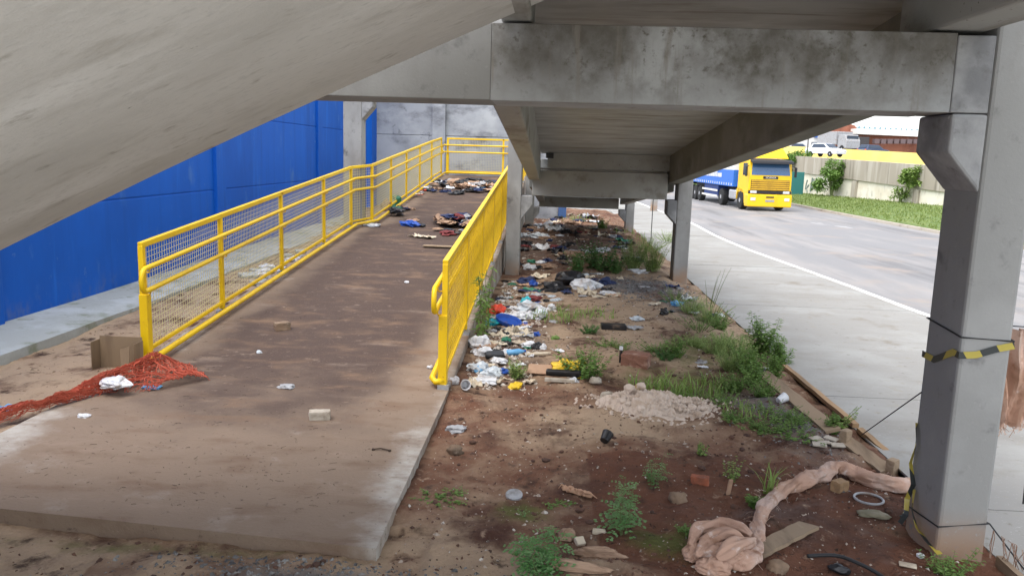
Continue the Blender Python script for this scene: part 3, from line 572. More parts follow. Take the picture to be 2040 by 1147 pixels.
# the yellow articulated truck
tp = at(1530, 421, -.31); TR = thing('articulated_truck', 'yellow lorry with roof deflector pulling a blue and white trailer on the road', 'truck', (tp.x, tp.y, road_z(tp.y)), None, 'thing', R(4.5)); TR.scale = (.89,) * 3
ty = mat('truck_yellow', (.84, .52, .006), [((.78, .46, .006), 1.5, .45, .65, 4)], .35, spec=.5)
ty2 = mat('grille_ochre', (.52, .30, .02), [((.42, .24, .02), 3, .45, .65, 4)], .5)
tb = plain('trailer_blue', (.03, .15, .56), .5); dk_ = plain('chassis_black', (.022, .022, .026), .7)
b = MB(); b.prism([(.12, .95), (.0, 1.2), (.0, 1.95), (.22, 2.82), (2.05, 2.88), (2.05, .95)], 'x', -1.2, 1.2); b.build('cab', ty, TR, bevel=.05, local=True)
b = MB(); b.add([(-1.08, .0, 1.98), (1.08, .0, 1.98), (1.02, .17, 2.64), (-1.02, .17, 2.64)], [(0, 1, 2, 3)]); ws = b.build('windscreen', plain('blue_glass', (.05, .11, .22), .1, spec=.7), TR, local=True); ws.location.y = -.012
b = MB(); b.hexa([(-1.15, -.3, 2.60), (1.15, -.3, 2.60), (1.15, .16, 2.72), (-1.15, .16, 2.72), (-1.15, -.26, 2.74), (1.15, -.26, 2.74), (1.15, .2, 2.84), (-1.15, .2, 2.84)]); b.build('sun_visor', dk_, TR, bevel=.02, local=True)
b = MB(); b.hexa([(-1.1, .35, 2.9), (1.1, .35, 2.9), (1.15, 2.0, 2.9), (-1.15, 2.0, 2.9), (-.9, 1.15, 3.62), (.9, 1.15, 3.62), (1.05, 2.0, 3.78), (-1.05, 2.0, 3.78)]); b.build('roof_deflector', ty, TR, bevel=.07, local=True)
b = MB(); b.box(-1.08, 1.08, -.02, .0, 1.16, 1.72); gr = b.build('grille', dk_, TR, local=True)
for k in range(5): b = MB(); b.hexa([(-1.06, -.06, 1.17 + k * .112), (1.06, -.06, 1.17 + k * .112), (1.06, -.021, 1.17 + k * .112), (-1.06, -.021, 1.17 + k * .112), (-1.06, -.045, 1.255 + k * .112), (1.06, -.045, 1.255 + k * .112), (1.06, -.021, 1.255 + k * .112), (-1.06, -.021, 1.255 + k * .112)]); b.build('grille_slat', ty2, gr, local=True)
b = MB(); b.box(-.42, .42, -.035, .0, 1.78, 1.92); bd = b.build('badge_panel', dk_, TR, bevel=.02, local=True)
fc = bpy.data.curves.new('badge_lettering', 'FONT'); fc.body = 'SCANIA'; fc.size = .15; fc.extrude = .006; fc.align_x = 'CENTER'; fc.align_y = 'CENTER'; fc.space_character = 1.15
fo = bpy.data.objects.new('badge_lettering', fc); COL.objects.link(fo); fo.data.materials.append(M['cream_paint']); fo.parent = bd; fo.location = (0, -.043, 1.85); fo.rotation_euler = (R(90), 0, 0)
dg = bpy.context.evaluated_depsgraph_get(); me = bpy.data.meshes.new_from_object(fo.evaluated_get(dg)); bpy.data.objects.remove(fo); fo = bpy.data.objects.new('badge_lettering', me); COL.objects.link(fo); fo.parent = bd; fo.location = (0, -.043, 1.85); fo.rotation_euler = (R(90), 0, 0)
b = MB(); b.box(-1.2, 1.2, -.03, .1, .96, 1.13); b.build('lamp_band', dk_, TR, local=True)
for s_ in (-1, 1):
    b = MB(); b.box(s_ * .92 - .18, s_ * .92 + .18, -.06, -.03, .98, 1.12); b.build('headlight', M['lens'], TR, bevel=.02, local=True)
    b = MB(); b.box(s_ * .95 - .14, s_ * .95 + .14, -.16, -.14, .58, .74); b.build('fog_lamp', M['lens'], TR, bevel=.02, local=True)
    b = MB(); b.add([(s_ * 1.2, .3, 1.95), (s_ * 1.2, 1.15, 1.95), (s_ * 1.2, 1.15, 2.62), (s_ * 1.2, .42, 2.62)], [(0, 1, 2, 3)]); o = b.build('side_window', M['glass'], TR, local=True); o.location.x = s_ * .012
    b = MB(); b.box(s_ * 1.38 - .05, s_ * 1.38 + .05, -.08, .1, 1.9, 2.45); mi = b.build('mirror', dk_, TR, bevel=.03, local=True)
    b = MB(); b.tube([(s_ * 1.2, .15, 2.5), (s_ * 1.38, .0, 2.42)], .02, 5); b.build('mirror_arm', dk_, mi, local=True)
    b = MB(); pts = [(1.35 + .72 * math.cos(a), .56 + .66 * math.sin(a)) for a in [math.pi * k / 8 for k in range(9)]]
    b.prism([(2.1, .56)] + pts[:1] + pts[1:] + [(.6, .4), (.02, .45), (.0, 1.15), (2.1, 1.15)], 'x', s_ * 1.12 - .1, s_ * 1.12 + .1); b.build('wheel_arch', ty, TR, local=True)
    b = MB(); b.box(s_ * 1.0 - .22, s_ * 1.0 + .22, 2.35, 3.6, .5, 1.05); b.build('fuel_tank', M['rim'], TR, bevel=.08, local=True)
b = MB(); b.box(-1.24, 1.24, -.14, .5, .24, .93); b.build('bumper', ty, TR, bevel=.05, local=True)
b = MB(); b.box(-.25, .25, -.155, -.143, .52, .64); b.build('number_plate', M['grey'], TR, local=True)
b = MB(); b.box(-.22, .22, -.15, -.14, .74, .82); b.build('bumper_slot', dk_, TR, local=True)
b = MB(); b.box(-.45, .45, .4, 6.2, .55, .95); b.build('chassis', dk_, TR, local=True)
for x in (-1.05, 1.05):
    for y in (1.35, 5.2): wheel(TR, x, y, .52, .36)
    for y in (10.4, 11.6, 12.8): wheel(TR, x, y, .5, .36)
b = MB(); b.box(-1.25, 1.25, 2.75, 14.2, 1.25, 3.95); tl = b.build('trailer', mat('trailer_white_tarp', (.72, .74, .76), [((.6, .63, .66), 1.2, .45, .65, 5)], .5), TR, bevel=.03, local=True)
b = MB(); b.box(-1.262, 1.262, 2.742, 14.21, 1.22, 2.2); b.build('blue_band', tb, tl, bevel=.02, local=True)
b = MB(); g = random.Random(8)
for k in range(14): y = 5.2 + k * .33; h = g.uniform(.22, .34); b.box(-1.275, -1.262, y, y + g.uniform(.16, .26), 1.72, 1.72 + h)
b.build('band_lettering', M['cream_paint'], tl, local=True)
b = MB()
for k in range(22): y = 3.0 + k * .5; b.box(-1.272, -1.262, y, y + .1, 1.28, 1.42)
b.build('tarp_straps', M['cream_paint'], tl, local=True)
b = MB(); b.box(-.5, .5, 3.4, 14, .85, 1.21); b.build('trailer_frame', dk_, tl, local=True)
b = MB(); b.box(-1.2, -1.16, 6.2, 9.8, .45, .57); b.build('side_guard', M['cream_paint'], tl, local=True)
b = MB(); b.box(-1.2, -1.16, 6.2, 9.8, .8, .92); b.build('side_guard', M['cream_paint'], tl, local=True)
b = MB(); b.box(-1.1, -.3, 6.3, 9.6, .5, 1.18); b.build('pallet_box', plain('deep_blue_box', (.02, .05, .2), .6), tl, local=True)

# ------------------------------------------------------------------ plants
def blade(b, p, h, w, lean, az, g):
    d = Vector((math.cos(az), math.sin(az), 0)); s = Vector((-d.y, d.x, 0)) * w; v = []
    for k, t in enumerate((0, .4, .75)):
        c = p + d * lean * t * t + Vector((0, 0, h * t * (1 - .15 * t))); v += [c - s * (1 - .5 * t), c + s * (1 - .5 * t)]
    v.append(p + d * lean * 1.25 + Vector((0, 0, h * .88)))
    b.add(v, [(0, 1, 3, 2), (2, 3, 5, 4), (4, 5, 6)])
def leaflet(b, p, d, L, w, up):
    s = d.cross(up)
    if s.length < 1e-4: s = Vector((1, 0, 0))
    s = s.normalized() * w; m = p + d * L * .5 - up * L * .06
    b.add([p, m + s, p + d * L - up * L * .18, m - s, m - up * w * .5], [(0, 4, 1), (1, 4, 2), (2, 4, 3), (3, 4, 0)])
def grass(name, label, p, h, r, n, m, g, group):
    b = MB()
    for _ in range(n):
        a = g.uniform(0, 6.28); q = r * math.sqrt(g.random()); c = Vector((p.x + q * math.cos(a), p.y + q * math.sin(a), 0)); c.z = min(p.z, gh(c.x, c.y)) - .01
        hh = h * g.uniform(.4, 1.05); blade(b, c, hh, g.uniform(.003, .007) * (1 + h), hh * g.uniform(.1, .7), g.uniform(0, 6.28), g)
    return tag(b.build(name, m), label, 'grass tuft', group)
def weed(name, label, p, h, r, ns, nl, ll, m, g, group=None, lean=None, wr=.36, cat='weed', low=.15, br=0, sm=None):
    """stems with leaflets: a feathery or leafy weed"""
    t = thing(name, label, cat, p, group); bs = MB(); bl = MB()
    for i in range(ns):
        a = g.uniform(0, 6.28); q = r * g.uniform(.1, 1); hh = h * g.uniform(.55, 1.0); base = p + Vector((math.cos(a), math.sin(a), 0)) * q * .35; base.z = p.z - .02
        tip = base + Vector((math.cos(a) * q * .9, math.sin(a) * q * .9, hh)); 
        if lean: tip += Vector(lean) * hh
        mid = (base + tip) / 2 + Vector((g.uniform(-.06, .06), g.uniform(-.06, .06), .06)) * hh; pts = []
        for k in range(7): u = k / 6; pts.append(base * (1 - u) ** 2 + mid * 2 * u * (1 - u) + tip * u * u)
        bs.tube(pts, [max(.0012, .0042 * (1 - .75 * k / 6) * (.5 + h)) for k in range(7)], 4)
        for k in range(nl):
            u = low + (1 - low) * (k + g.random()) / nl; c = base * (1 - u) ** 2 + mid * 2 * u * (1 - u) + tip * u * u; ax = (tip - base).normalized()
            az = g.uniform(0, 6.28); d = Vector((math.cos(az), math.sin(az), g.uniform(-.25, .55))).normalized(); L = ll * g.uniform(.55, 1.2) * (1.15 - .6 * u)
            if br:                     # a small frond of leaflets
                fr = L * 2.6; 
                for j in range(br):
                    v = (j + 1) / br; cc = c + d * fr * v - Vector((0, 0, fr * .25 * v * v)); sd_ = d.cross(Vector((0, 0, 1))).normalized()
                    for sg_ in (-1, 1): leaflet(bl, cc, (d * .5 + sd_ * sg_).normalized(), L * (1.1 - .6 * v), L * wr * .6, Vector((0, 0, 1)))
            else: leaflet(bl, c, d, L, L * wr, Vector((0, 0, 1)))
    bs.build('stem', sm or M['stem'], t); bl.build('leaves', m, t); return t
g = random.Random(21)
GW = 'weeds on the littered earth'
def px_h(p, n): return n * ((p - CP).dot(f_)) / 1600      # pixels in the photo to metres at a place
WEEDS = [  # foot x, y, height, half width (photo pixels), kind, label
 (1165, 752, 62, 48, 'leafy', 'dense bright green bushy weed behind the yellow rag and black tray'),
 (1030, 752, 40, 18, 'thin', 'thin dry green weed left of the brown cardboard scrap'),
 (1188, 540, 60, 42, 'dark', 'dark green weed clump under the deck between black bags'),
 (1150, 545, 42, 22, 'dark', 'small dark weed left of the dark green clump under the deck'),
 (1262, 535, 64, 26, 'fine', 'tall feathery pale weed behind the gravel patch'),
 (1300, 540, 66, 30, 'fine', 'feathery pale weed beside the second column'),
 (1515, 712, 84, 26, 'tall', 'tall upright leafy weed at the pavement edge'),
 (1555, 725, 60, 22, 'tall', 'spiky weed leaning over the pavement, right of the tall upright one'),
 (1470, 712, 52, 36, 'fine', 'yellowish feathery weed left of the tall upright one'),
 (1425, 705, 42, 34, 'fine', 'low yellowish weed at left of the pavement edge thicket'),
 (1500, 765, 55, 38, 'leafy', 'bright leafy weed at the lower end of the thicket by the board'),
 (1540, 755, 50, 22, 'leafy', 'leafy weed touching the head of the broken board'),
 (1462, 778, 40, 30, 'leafy', 'leafy weed right behind the pale lime heap'),
 (1345, 712, 44, 26, 'leafy', 'creeping green weed right behind the red block'),
 (1325, 716, 24, 24, 'dark', 'low dark creeper beside the red block'),
 (1375, 622, 36, 38, 'fine', 'grey green weed left of the foot of the dry stalk'),
 (1412, 640, 44, 40, 'fine', 'bright weed grown through white bags at the pavement edge'),
 (1175, 662, 18, 20, 'dark', 'small dark weed left of the flat black box'),
 (1110, 638, 22, 26, 'grassy', 'light grass tuft right of the white bag row'),
 (1145, 632, 18, 26, 'grassy', 'thin light grass tuft on the sand before the gravel'),
 (1070, 630, 16, 20, 'grassy', 'light grass tuft beside the turquoise and white bags'),
 (1195, 626, 16, 24, 'grassy', 'flat light grass tuft on open sand'),
 (1285, 780, 34, 30, 'grassy', 'bright grass tuft behind the left end of the lime heap'),
 (1335, 785, 46, 34, 'grassy', 'tallest bright grass tuft behind the lime heap'),
 (1385, 785, 36, 32, 'grassy', 'bright grass tuft behind the right end of the lime heap'),
 (1425, 770, 30, 26, 'grassy', 'grass tuft between the lime heap and the thicket'),
 (1555, 862, 26, 36, 'low', 'low spreading weed beside the board and the white cup'),
 (1500, 850, 20, 30, 'low', 'low spreading weed right of the lime heap'),
 (1460, 835, 18, 18, 'low', 'small low weed touching the right end of the lime heap'),
 (1590, 840, 24, 20, 'low', 'low weed growing against the broken board'),
 (1460, 955, 44, 26, 'sparse', 'sparse yellowish seedling behind the upright stake chip'),
 (1530, 985, 62, 34, 'blades', 'grassy plant with long arching blades above the gauze roll'),
 (1395, 905, 30, 12, 'sparse', 'tiny seedling alone on the bare red earth'),
 (880, 992, 14, 28, 'low', 'low green mat weed at left near the ramp slab'),
 (1660, 862, 40, 16, 'leafy', 'small leafy weed rooted beside the wooden peg'),
 (1505, 1003, 20, 16, 'leafy', 'small broad leaved sprout left of the gauze roll'),
 (1200, 458, 26, 12, 'leafy', 'green weed near the foot of the farthest column'),
 (1150, 440, 14, 22, 'grassy', 'grass at the foot of the blue post'),
 (1255, 468, 16, 26, 'grassy', 'grass around the foot of the farthest column'),
 (1240, 700, 20, 20, 'sparse', 'sparse weed behind the red block'),
 (1380, 1062, 20, 16, 'low', 'bright low weed left of the grey green shoe sole'),
 (1115, 1005, 8, 16, 'low', 'flat moss green weed right of the grey lid'),
 (1455, 735, 46, 34, 'fine', 'yellow green weed in the middle of the pavement edge thicket'), (1495, 740, 56, 34, 'leafy', 'bushy weed in front of the tall upright one'),
 (1525, 790, 40, 34, 'leafy', 'weed growing over the upper end of the broken board'), (1445, 690, 30, 36, 'fine', 'weed at the back of the pavement edge thicket'), (1385, 690, 28, 34, 'fine', 'weed at the far left of the thicket'),
 (1310, 700, 22, 24, 'low', 'low creeper behind the red block at right'), (1350, 800, 26, 40, 'low', 'low greens between the lime heap and the bright grass'), (1440, 800, 28, 40, 'low', 'low greens above the right end of the lime heap'),
 (1540, 830, 30, 40, 'low', 'low greens left of the white cup'), (1480, 820, 24, 36, 'grassy', 'grass right of the lime heap'), (1395, 655, 30, 36, 'low', 'low greens among the white bags at the pavement edge'), (1430, 655, 36, 26, 'leafy', 'leafy weed against the pavement edge'),
 (1345, 600, 26, 26, 'low', 'low greens before the foot of the second column'), (1225, 545, 40, 30, 'dark', 'dark weed between the two clumps under the deck'), (1290, 500, 30, 40, 'fine', 'pale weed farther back beside the second column'), (1330, 480, 22, 30, 'fine', 'pale weed behind the second column'),
 (1110, 620, 20, 20, 'sparse', 'sparse seedling on the sand'), (1215, 690, 18, 22, 'low', 'low greens beside the bushy weed'), (1600, 870, 18, 34, 'low', 'low greens at the tile shards')]
for x, y, h, w, k, lab in WEEDS:
    if not h: continue
    p = on(x, y); H_ = px_h(p, h) * 1.12; W_ = px_h(p, w) * 1.1
    if k == 'leafy': weed('leafy_weed', lab, p, H_, W_, 30, 22, max(.034, H_ * .17), M['leaf'], g, GW)
    elif k == 'dark': weed('leafy_weed', lab, p, H_, W_, 28, 20, max(.034, H_ * .17), M['leaf_dark'], g, GW)
    elif k == 'fine': weed('feathery_weed', lab, p, H_, W_, 46, 26, max(.04, H_ * .12), M['leaf_pale'], g, GW, wr=.16, sm=M['pale_stem'])
    elif k == 'tall': weed('tall_weed', lab, p, H_, W_, 14, 60, max(.06, H_ * .22), M['leaf'], g, GW, wr=.14)
    elif k == 'thin': weed('thin_weed', lab, p, H_, W_, 26, 18, .05, M['leaf_pale'], g, GW, wr=.2)
    elif k == 'low': weed('low_weed', lab, p, H_, W_ * 1.7, 36, 11, .032, M['leaf'], g, GW)
    elif k == 'sparse': weed('seedling', lab, p, H_, W_, 9, 10, .032, M['leaf_bright'], g, GW)
    elif k == 'grassy': grass('grass_tuft', lab, p, H_ * 1.15, W_ * 1.25, 55, M['leaf_bright'], g, GW)
    elif k == 'blades': grass('grass_tuft', lab, p, H_ * 1.1, W_ * .35, 22, M['leaf_bright'], g, GW)
# foreground plants
p = on(1078, 1150); weed('leafy_sapling', 'leafy green plant at the bottom edge beside the sandy ledge', p, px_h(p, 128), px_h(p, 52), 9, 17, .046, M['leaf_blue'], g, None, wr=.42, cat='plant', br=3)
p = on(1240, 1062); weed('leafy_sapling', 'grey green plant standing on dark earth left of the gauze bundle', p, px_h(p, 140), px_h(p, 42), 8, 14, .042, M['leaf_blue'], g, None, wr=.42, cat='plant', br=3)
p = on(1300, 962); weed('leafy_sapling', 'smaller bluish plant just behind the grey green one', p, px_h(p, 72), px_h(p, 24), 6, 10, .028, M['leaf_blue'], g, None, wr=.42, cat='plant', br=3)
p = on(1885, 1145); weed('leafy_sapling', 'green weed at the foot of the near column', p, px_h(p, 62), px_h(p, 55), 22, 16, .04, M['leaf'], g, None, wr=.22, cat='plant')
p = on(1040, 1026); weed('seedling', 'tiny sprout just behind the grey lid', p, px_h(p, 28), px_h(p, 12), 5, 5, .02, M['leaf_blue'], g, GW)
p = on(1662, 858); weed('leafy_sapling', 'arching weed leaning out over the pavement from the boards', p, px_h(p, 55), px_h(p, 14), 5, 22, .04, M['leaf_bright'], g, None, lean=(1.0, .3, 0), wr=.3, cat='plant')
p = on(1415, 612); weed('dry_stalk', 'tall thin dry stalk at the pavement edge before the second column', p, px_h(p, 95), px_h(p, 26), 5, 14, .028, plain('dry_brown', (.16, .13, .08), .9), g, None, lean=(.18, 0, 0), wr=.15, cat='weed')
# climber on the ramp wall
t = thing('climbing_weed', 'climbing weed hanging on the ramp wall through the right railing', 'weed', (-.8, 8.9, .1)); bs = MB(); bl = MB()
for k in range(9):
    y = 8.5 + .13 * k; pts = [Vector((-.80 + g.uniform(0, .12), y + g.uniform(-.1, .1), gh(-.8, y))), Vector((-.79 + g.uniform(0, .08), y, .3)), Vector((-.8 + g.uniform(-.05, .1), y + g.uniform(-.1, .2), g.uniform(.45, .75)))]
    bs.tube(pts, .004, 4)
    for j in range(26):
        u = g.random(); c = pts[0].lerp(pts[1], u * 2) if u < .5 else pts[1].lerp(pts[2], u * 2 - 1); az = g.uniform(0, 6.28); leaflet(bl, c, Vector((math.cos(az), math.sin(az), g.uniform(-.6, .3))).normalized(), g.uniform(.05, .11), .017, Vector((0, 0, 1)))
bs.build('stem', M['stem'], t); bl.build('leaves', M['leaf'], t)
# bushes and trees beyond the road
def bush(name, label, p, h, w, n, ms, group=None, trunk=.25):
    t = thing(name, label, 'tree' if 'tree' in name else 'bush', p, group); bs = MB()
    for k in range(7):
        a = k * .9; bs.tube([Vector(p) + Vector((0, 0, -.1)), Vector(p) + Vector((math.cos(a) * w * .2, math.sin(a) * w * .2, h * .45)), Vector(p) + Vector((math.cos(a) * w * .6, math.sin(a) * w * .5, h * .8))], [.06, .04, .015], 5)
    bs.build('trunk', M['stem'], t)
    cl = [(Vector(p) + Vector((g.uniform(-.8, .8) * w, g.uniform(-.8, .8) * w, h * g.uniform(trunk, .95))), w * g.uniform(.22, .45)) for _ in range(16)]; bl = MB()
    for _ in range(n):
        c, r_c = cl[g.randrange(len(cl))]; v = Vector((g.gauss(0, 1), g.gauss(0, 1), g.gauss(0, .8))).normalized() * r_c * g.uniform(.4, 1.05); d = Vector((g.gauss(0, 1), g.gauss(0, 1), g.gauss(-.2, .7))).normalized()
        leaflet(bl, c + v, d, g.uniform(.12, .26), .06, Vector((0, 0, 1)))
    bl.build('crown', ms, t); return t
q = wl(54.6, .0, -.6); bush('bush', 'leafy round bush against the retaining wall', q, 2.35, 1.05, 3000, M['leaf'])
q = wl(48.0, .75, -.4); bush('bush', 'bush growing from the ledge of the retaining wall near the column', q, 1.5, .6, 1100, M['leaf_bright'])
q = wl(48.6, .0, -.4); bush('bush', 'sparse scrub at the foot of the whitewashed wall', q, .9, .5, 240, M['leaf_bright'])
q = atY(1578, 392, 60); bush('tree', 'green tree right behind the yellow lorry', (q.x, q.y, -.1), 3.2, .95, 2600, M['leaf'])
p0 = atY(1583, 392, 57); b = MB(); b.box(p0.x - .55, p0.x + .55, 57, 57.15, -.2, 1.5); tag(b.build('teal_panel', plain('teal_board', (.03, .16, .15), .7), bevel=.02), 'dark teal hoarding panel standing behind the yellow lorry', 'panel', kind='thing')

# ------------------------------------------------------------------ small things: litter, rubble, boards, netting
ICO = {}
def ico(n):
    if n not in ICO:
        bm = bmesh.new(); bmesh.ops.create_icosphere(bm, subdivisions=n, radius=1); bm.verts.ensure_lookup_table()
        ICO[n] = ([v.co.copy() for v in bm.verts], [tuple(v.index for v in f.verts) for f in bm.faces]); bm.free()
    return ICO[n]
def lump(b, c, sx, sy, sz, seed, amp=.45, fr=1.6, sub=3, rz=0, crease=.25):
    vs, fs = ico(sub); out = []; ca, sa = math.cos(rz), math.sin(rz)
    for v in vs:
        q = v * fr + Vector((seed * 3.1, seed * 1.7, seed)); r = 1 + amp * noise.fractal(q, 1, 2, 4) - crease * abs(noise.noise(q * 2.3))
        x, y, z = v.x * sx * r, v.y * sy * r, v.z * sz * r
        out.append((c.x + x * ca - y * sa, c.y + x * sa + y * ca, c.z + max(z, -sz * .35) + sz * .32))
    return b.add(out, fs)
def sheet(b, c, w, l, seed, rz, lift=.25, n=9, th=.003):
    vs = []; ca, sa = math.cos(rz), math.sin(rz)
    for side in (0, 1):
        for j in range(n):
            for i in range(n):
                u, v = i / (n - 1) - .5, j / (n - 1) - .5; k = 1 + .5 * noise.noise(Vector((u * 2.5, v * 2.5, seed)))
                x, y = u * w * k, v * l * k; z = abs(noise.fractal(Vector((u * 3, v * 3, seed + 9)), 1, 2, 3)) * lift * min(w, l) * 1.6 + side * th
                vs.append((c.x + x * ca - y * sa, c.y + x * sa + y * ca, c.z + z + .004))
    fs = []; m = n * n
    for j in range(n - 1):
        for i in range(n - 1): a = j * n + i; fs += [(a, a + n, a + n + 1, a + 1), (m + a, m + a + 1, m + a + n + 1, m + a + n)]
    e = [i for i in range(n)] + [j * n + n - 1 for j in range(1, n)] + [(n - 1) * n + i for i in range(n - 2, -1, -1)] + [j * n for j in range(n - 2, 0, -1)]
    for q in range(len(e)): a, d = e[q], e[(q + 1) % len(e)]; fs.append((a, d, m + d, m + a))
    return b.add(vs, fs)
def rock(b, c, sx, sy, sz, seed, rz=0, sub=2): return lump(b, c, sx, sy, sz, seed, .35, 1.1, sub, rz, .35)
def bottle(name, label, c, L, r, rz, m, cap, group=None):
    t = thing(name, label, 'bottle', c, group); Mx = Matrix.Translation(c + Vector((0, 0, r * .8))) @ Matrix.Rotation(rz, 4, 'Z') @ Matrix.Rotation(R(84), 4, 'Y')
    b = MB(); b.lathe([(r * .8, -L / 2), (r, -L * .46), (r * .93, -L * .1), (r, L * .12), (r * .5, L * .36), (r * .36, L * .4), (r * .36, L * .45)], 12, Mx); b.build('body', m, t, smooth=True)
    b = MB(); b.lathe([(r * .42, L * .44), (r * .42, L * .52)], 10, Mx); b.build('cap', cap, t); return t
def cup(name, label, c, h, r, ax, tilt, m, group=None):
    Mx = Matrix.Translation(c + Vector((0, 0, r * .9))) @ Matrix.Rotation(ax, 4, 'Z') @ Matrix.Rotation(tilt, 4, 'Y')
    b = MB(); b.lathe([(r * .2, -h / 2 + .004), (r * .68, -h / 2 + .004), (r * .94, h / 2), (r * 1.04, h / 2), (r * 1.04, h / 2 - .006), (r, h / 2 - .008), (r * .74, -h / 2), (r * .2, -h / 2)], 18, Mx)
    return tag(b.build(name, m, smooth=False), label, 'cup', group)
def brick(name, label, c, L, w, h, rz, m, tilt=0, seed=1, cat='brick', group=None):
    Mq = Matrix.Rotation(rz, 3, 'Z') @ Matrix.Rotation(tilt, 3, 'X'); b = MB(); n = 7; vs = []
    bm = bmesh.new(); bmesh.ops.create_cube(bm, size=1); bmesh.ops.subdivide_edges(bm, edges=bm.edges[:], cuts=5, use_grid_fill=True)
    idx = {v: i for i, v in enumerate(bm.verts)}
    for v in bm.verts:
        q = Vector((v.co.x * L, v.co.y * w, v.co.z * h)); e = sum(1 for k in v.co if abs(k) > .49)
        q *= 1 - .035 * (e >= 2) - .03 * (e == 3); q += Vector((noise.noise(q * 30 + Vector((seed, 0, 0))), noise.noise(q * 30 + Vector((0, seed, 5))), noise.noise(q * 30 + Vector((7, 0, seed))))) * min(L, w, h) * .07
        vs.append(c + Vector((0, 0, h * .45)) + Mq @ q)
    b.add(vs, [tuple(idx[v] for v in f.verts) for f in bm.faces]); bm.free()
    return tag(b.build(name, m), label, cat, group)

g = random.Random(77)
# --- items one can pick out, placed where the photograph shows them
def bagat(px, py, w, hgt, m, label, name='plastic_bag', cat='bag', d=None, seed=None, f=on, group=None):
    p = f(px, py); s = px_h(p, w) / 2; hh = px_h(p, hgt) / 2; b = MB(); lump(b, p, s, (d or s * .8), hh, seed or g.uniform(1, 90), .5, 1.7, 3, g.uniform(-.3, .3)); return tag(b.build(name, M[m] if isinstance(m, str) else m), label, cat, group)
def sheetat(px, py, w, l, m, label, name, cat, rz=0, lift=.2, f=on, group=None):
    p = f(px, py); k = px_h(p, 1); b = MB(); sheet(b, p, w * k, l * k * 2.6, g.uniform(1, 90), rz, lift); return tag(b.build(name, M[m]), label, cat, group)
bagat(1168, 577, 62, 34, 'white', 'largest shiny white plastic bag, on the sand before the gravel')
bagat(1135, 565, 62, 38, 'black', 'black bin bag left of the largest white bag')
bagat(1105, 580, 56, 30, 'black', 'lower black bin bag left of the largest white bag')
bagat(1207, 566, 30, 20, 'navy', 'dark navy bundle right behind the largest white bag', 'rag_bundle', 'rag')
bagat(1050, 566, 40, 22, 'navy', 'navy cloth bundle near the foot of the stained column', 'rag_bundle', 'rag')
bagat(1062, 570, 18, 20, 'blue_p', 'bright blue bag beside the navy cloth bundle')
sheetat(1055, 582, 46, 8, 'navy', 'flat navy cloth strip below the navy bundle', 'cloth_strip', 'rag')
sheetat(1080, 589, 46, 8, 'grey', 'flat grey plastic sheet right of the navy cloth strip', 'plastic_sheet', 'sheet')
bagat(1047, 607, 26, 24, 'teal', 'turquoise plastic bag near the ramp wall')
bagat(1055, 618, 52, 30, 'clear', 'cloudy bag right under the turquoise bag')
bagat(1078, 622, 22, 22, 'white', 'white bag at right of the cloudy bag')
bagat(1098, 618, 18, 20, 'white', 'small white bag alone at right of the row')
bagat(1030, 632, 40, 20, 'white', 'white bag just right of the orange wrapper')
bagat(1052, 634, 26, 22, 'white', 'white bag below the cloudy bag')
bagat(990, 624, 36, 28, 'red_p', 'red and orange crumpled wrapper by the ramp wall', 'crumpled_wrapper', 'wrapper')
bagat(987, 617, 14, 12, 'yellow_p', 'yellow scrap on the red wrapper', 'wrapper_scrap', 'wrapper')
p = on(1012, 646); k = px_h(p, 1); b = MB(); Mx = Matrix.Translation(p + Vector((0, 0, .03))) @ Matrix.Rotation(R(14), 4, 'Y') @ Matrix.Rotation(R(8), 4, 'X'); rr = 27 * k
b.lathe([(rr * .1, 0), (rr * .84, 0), (rr * .92, .035), (rr, .04), (rr * .98, .015), (rr * .88, -.012), (rr * .1, -.012)], 26, Mx); tag(b.build('basin_lid', M['blue_p'], smooth=False), 'deep blue round plastic lid lying by the ramp wall', 'lid')
sheetat(1022, 658, 40, 8, 'clear', 'torn pale film under the blue lid', 'plastic_film', 'film')
bagat(980, 648, 30, 20, 'teal', 'turquoise bag left of the blue lid')
sheetat(1030, 667, 50, 12, 'cream', 'cream paper sheet right below the blue lid', 'paper_sheet', 'paper', .3, .5)
sheetat(1045, 671, 30, 7, 'yellow_p', 'dull yellow paper under the cream sheet', 'paper_sheet', 'paper')
bagat(1070, 668, 14, 12, 'blue_p', 'small blue crumpled wrapper right of the cream sheet', 'crumpled_wrapper', 'wrapper')
p = on(1033, 683); k = px_h(p, 1); b = MB(); b.lathe([(.01, .004), (13 * k, .004), (14 * k, .016), (13 * k, .01), (.01, .01)], 18, Matrix.Translation(p)); tag(b.build('paper_plate', M['cream']), 'pale round plate lying flat below the cream paper', 'plate')
sheetat(990, 686, 40, 10, 'cream', 'yellowish paper left of the round plate', 'paper_sheet', 'paper')
bagat(1106, 676, 16, 12, 'leaf', 'pale green fruit husk on the dark earth', 'fruit_husk', 'husk')
bagat(1070, 694, 24, 20, 'black', 'black shoe shaped bag above the pipe piece', 'plastic_bag', 'bag'); bagat(1083, 695, 14, 16, 'white', 'white scrap stuck to the black shoe shaped bag', 'plastic_scrap', 'scrap')
bagat(955, 690, 46, 34, 'white', 'heap of white film against the ramp wall', 'film_heap', 'film'); bagat(962, 706, 40, 22, 'white', 'white round film piece before the film heap', 'film_heap', 'film')
bottle('drink_bottle', 'crushed light blue bottle near the ramp wall', on(1028, 706), .2, .035, R(12), M['light_blue'], M['blue_p'])
b = MB(); p = on(985, 712); b.obox(p + Vector((0, 0, .03)), .2, .13, .05, Matrix.Rotation(.2, 3, 'Z') @ Matrix.Rotation(.15, 3, 'X')); tag(b.build('black_tray', M['black'], bevel=.012), 'black plastic tray half under white film by the ramp wall', 'tray')
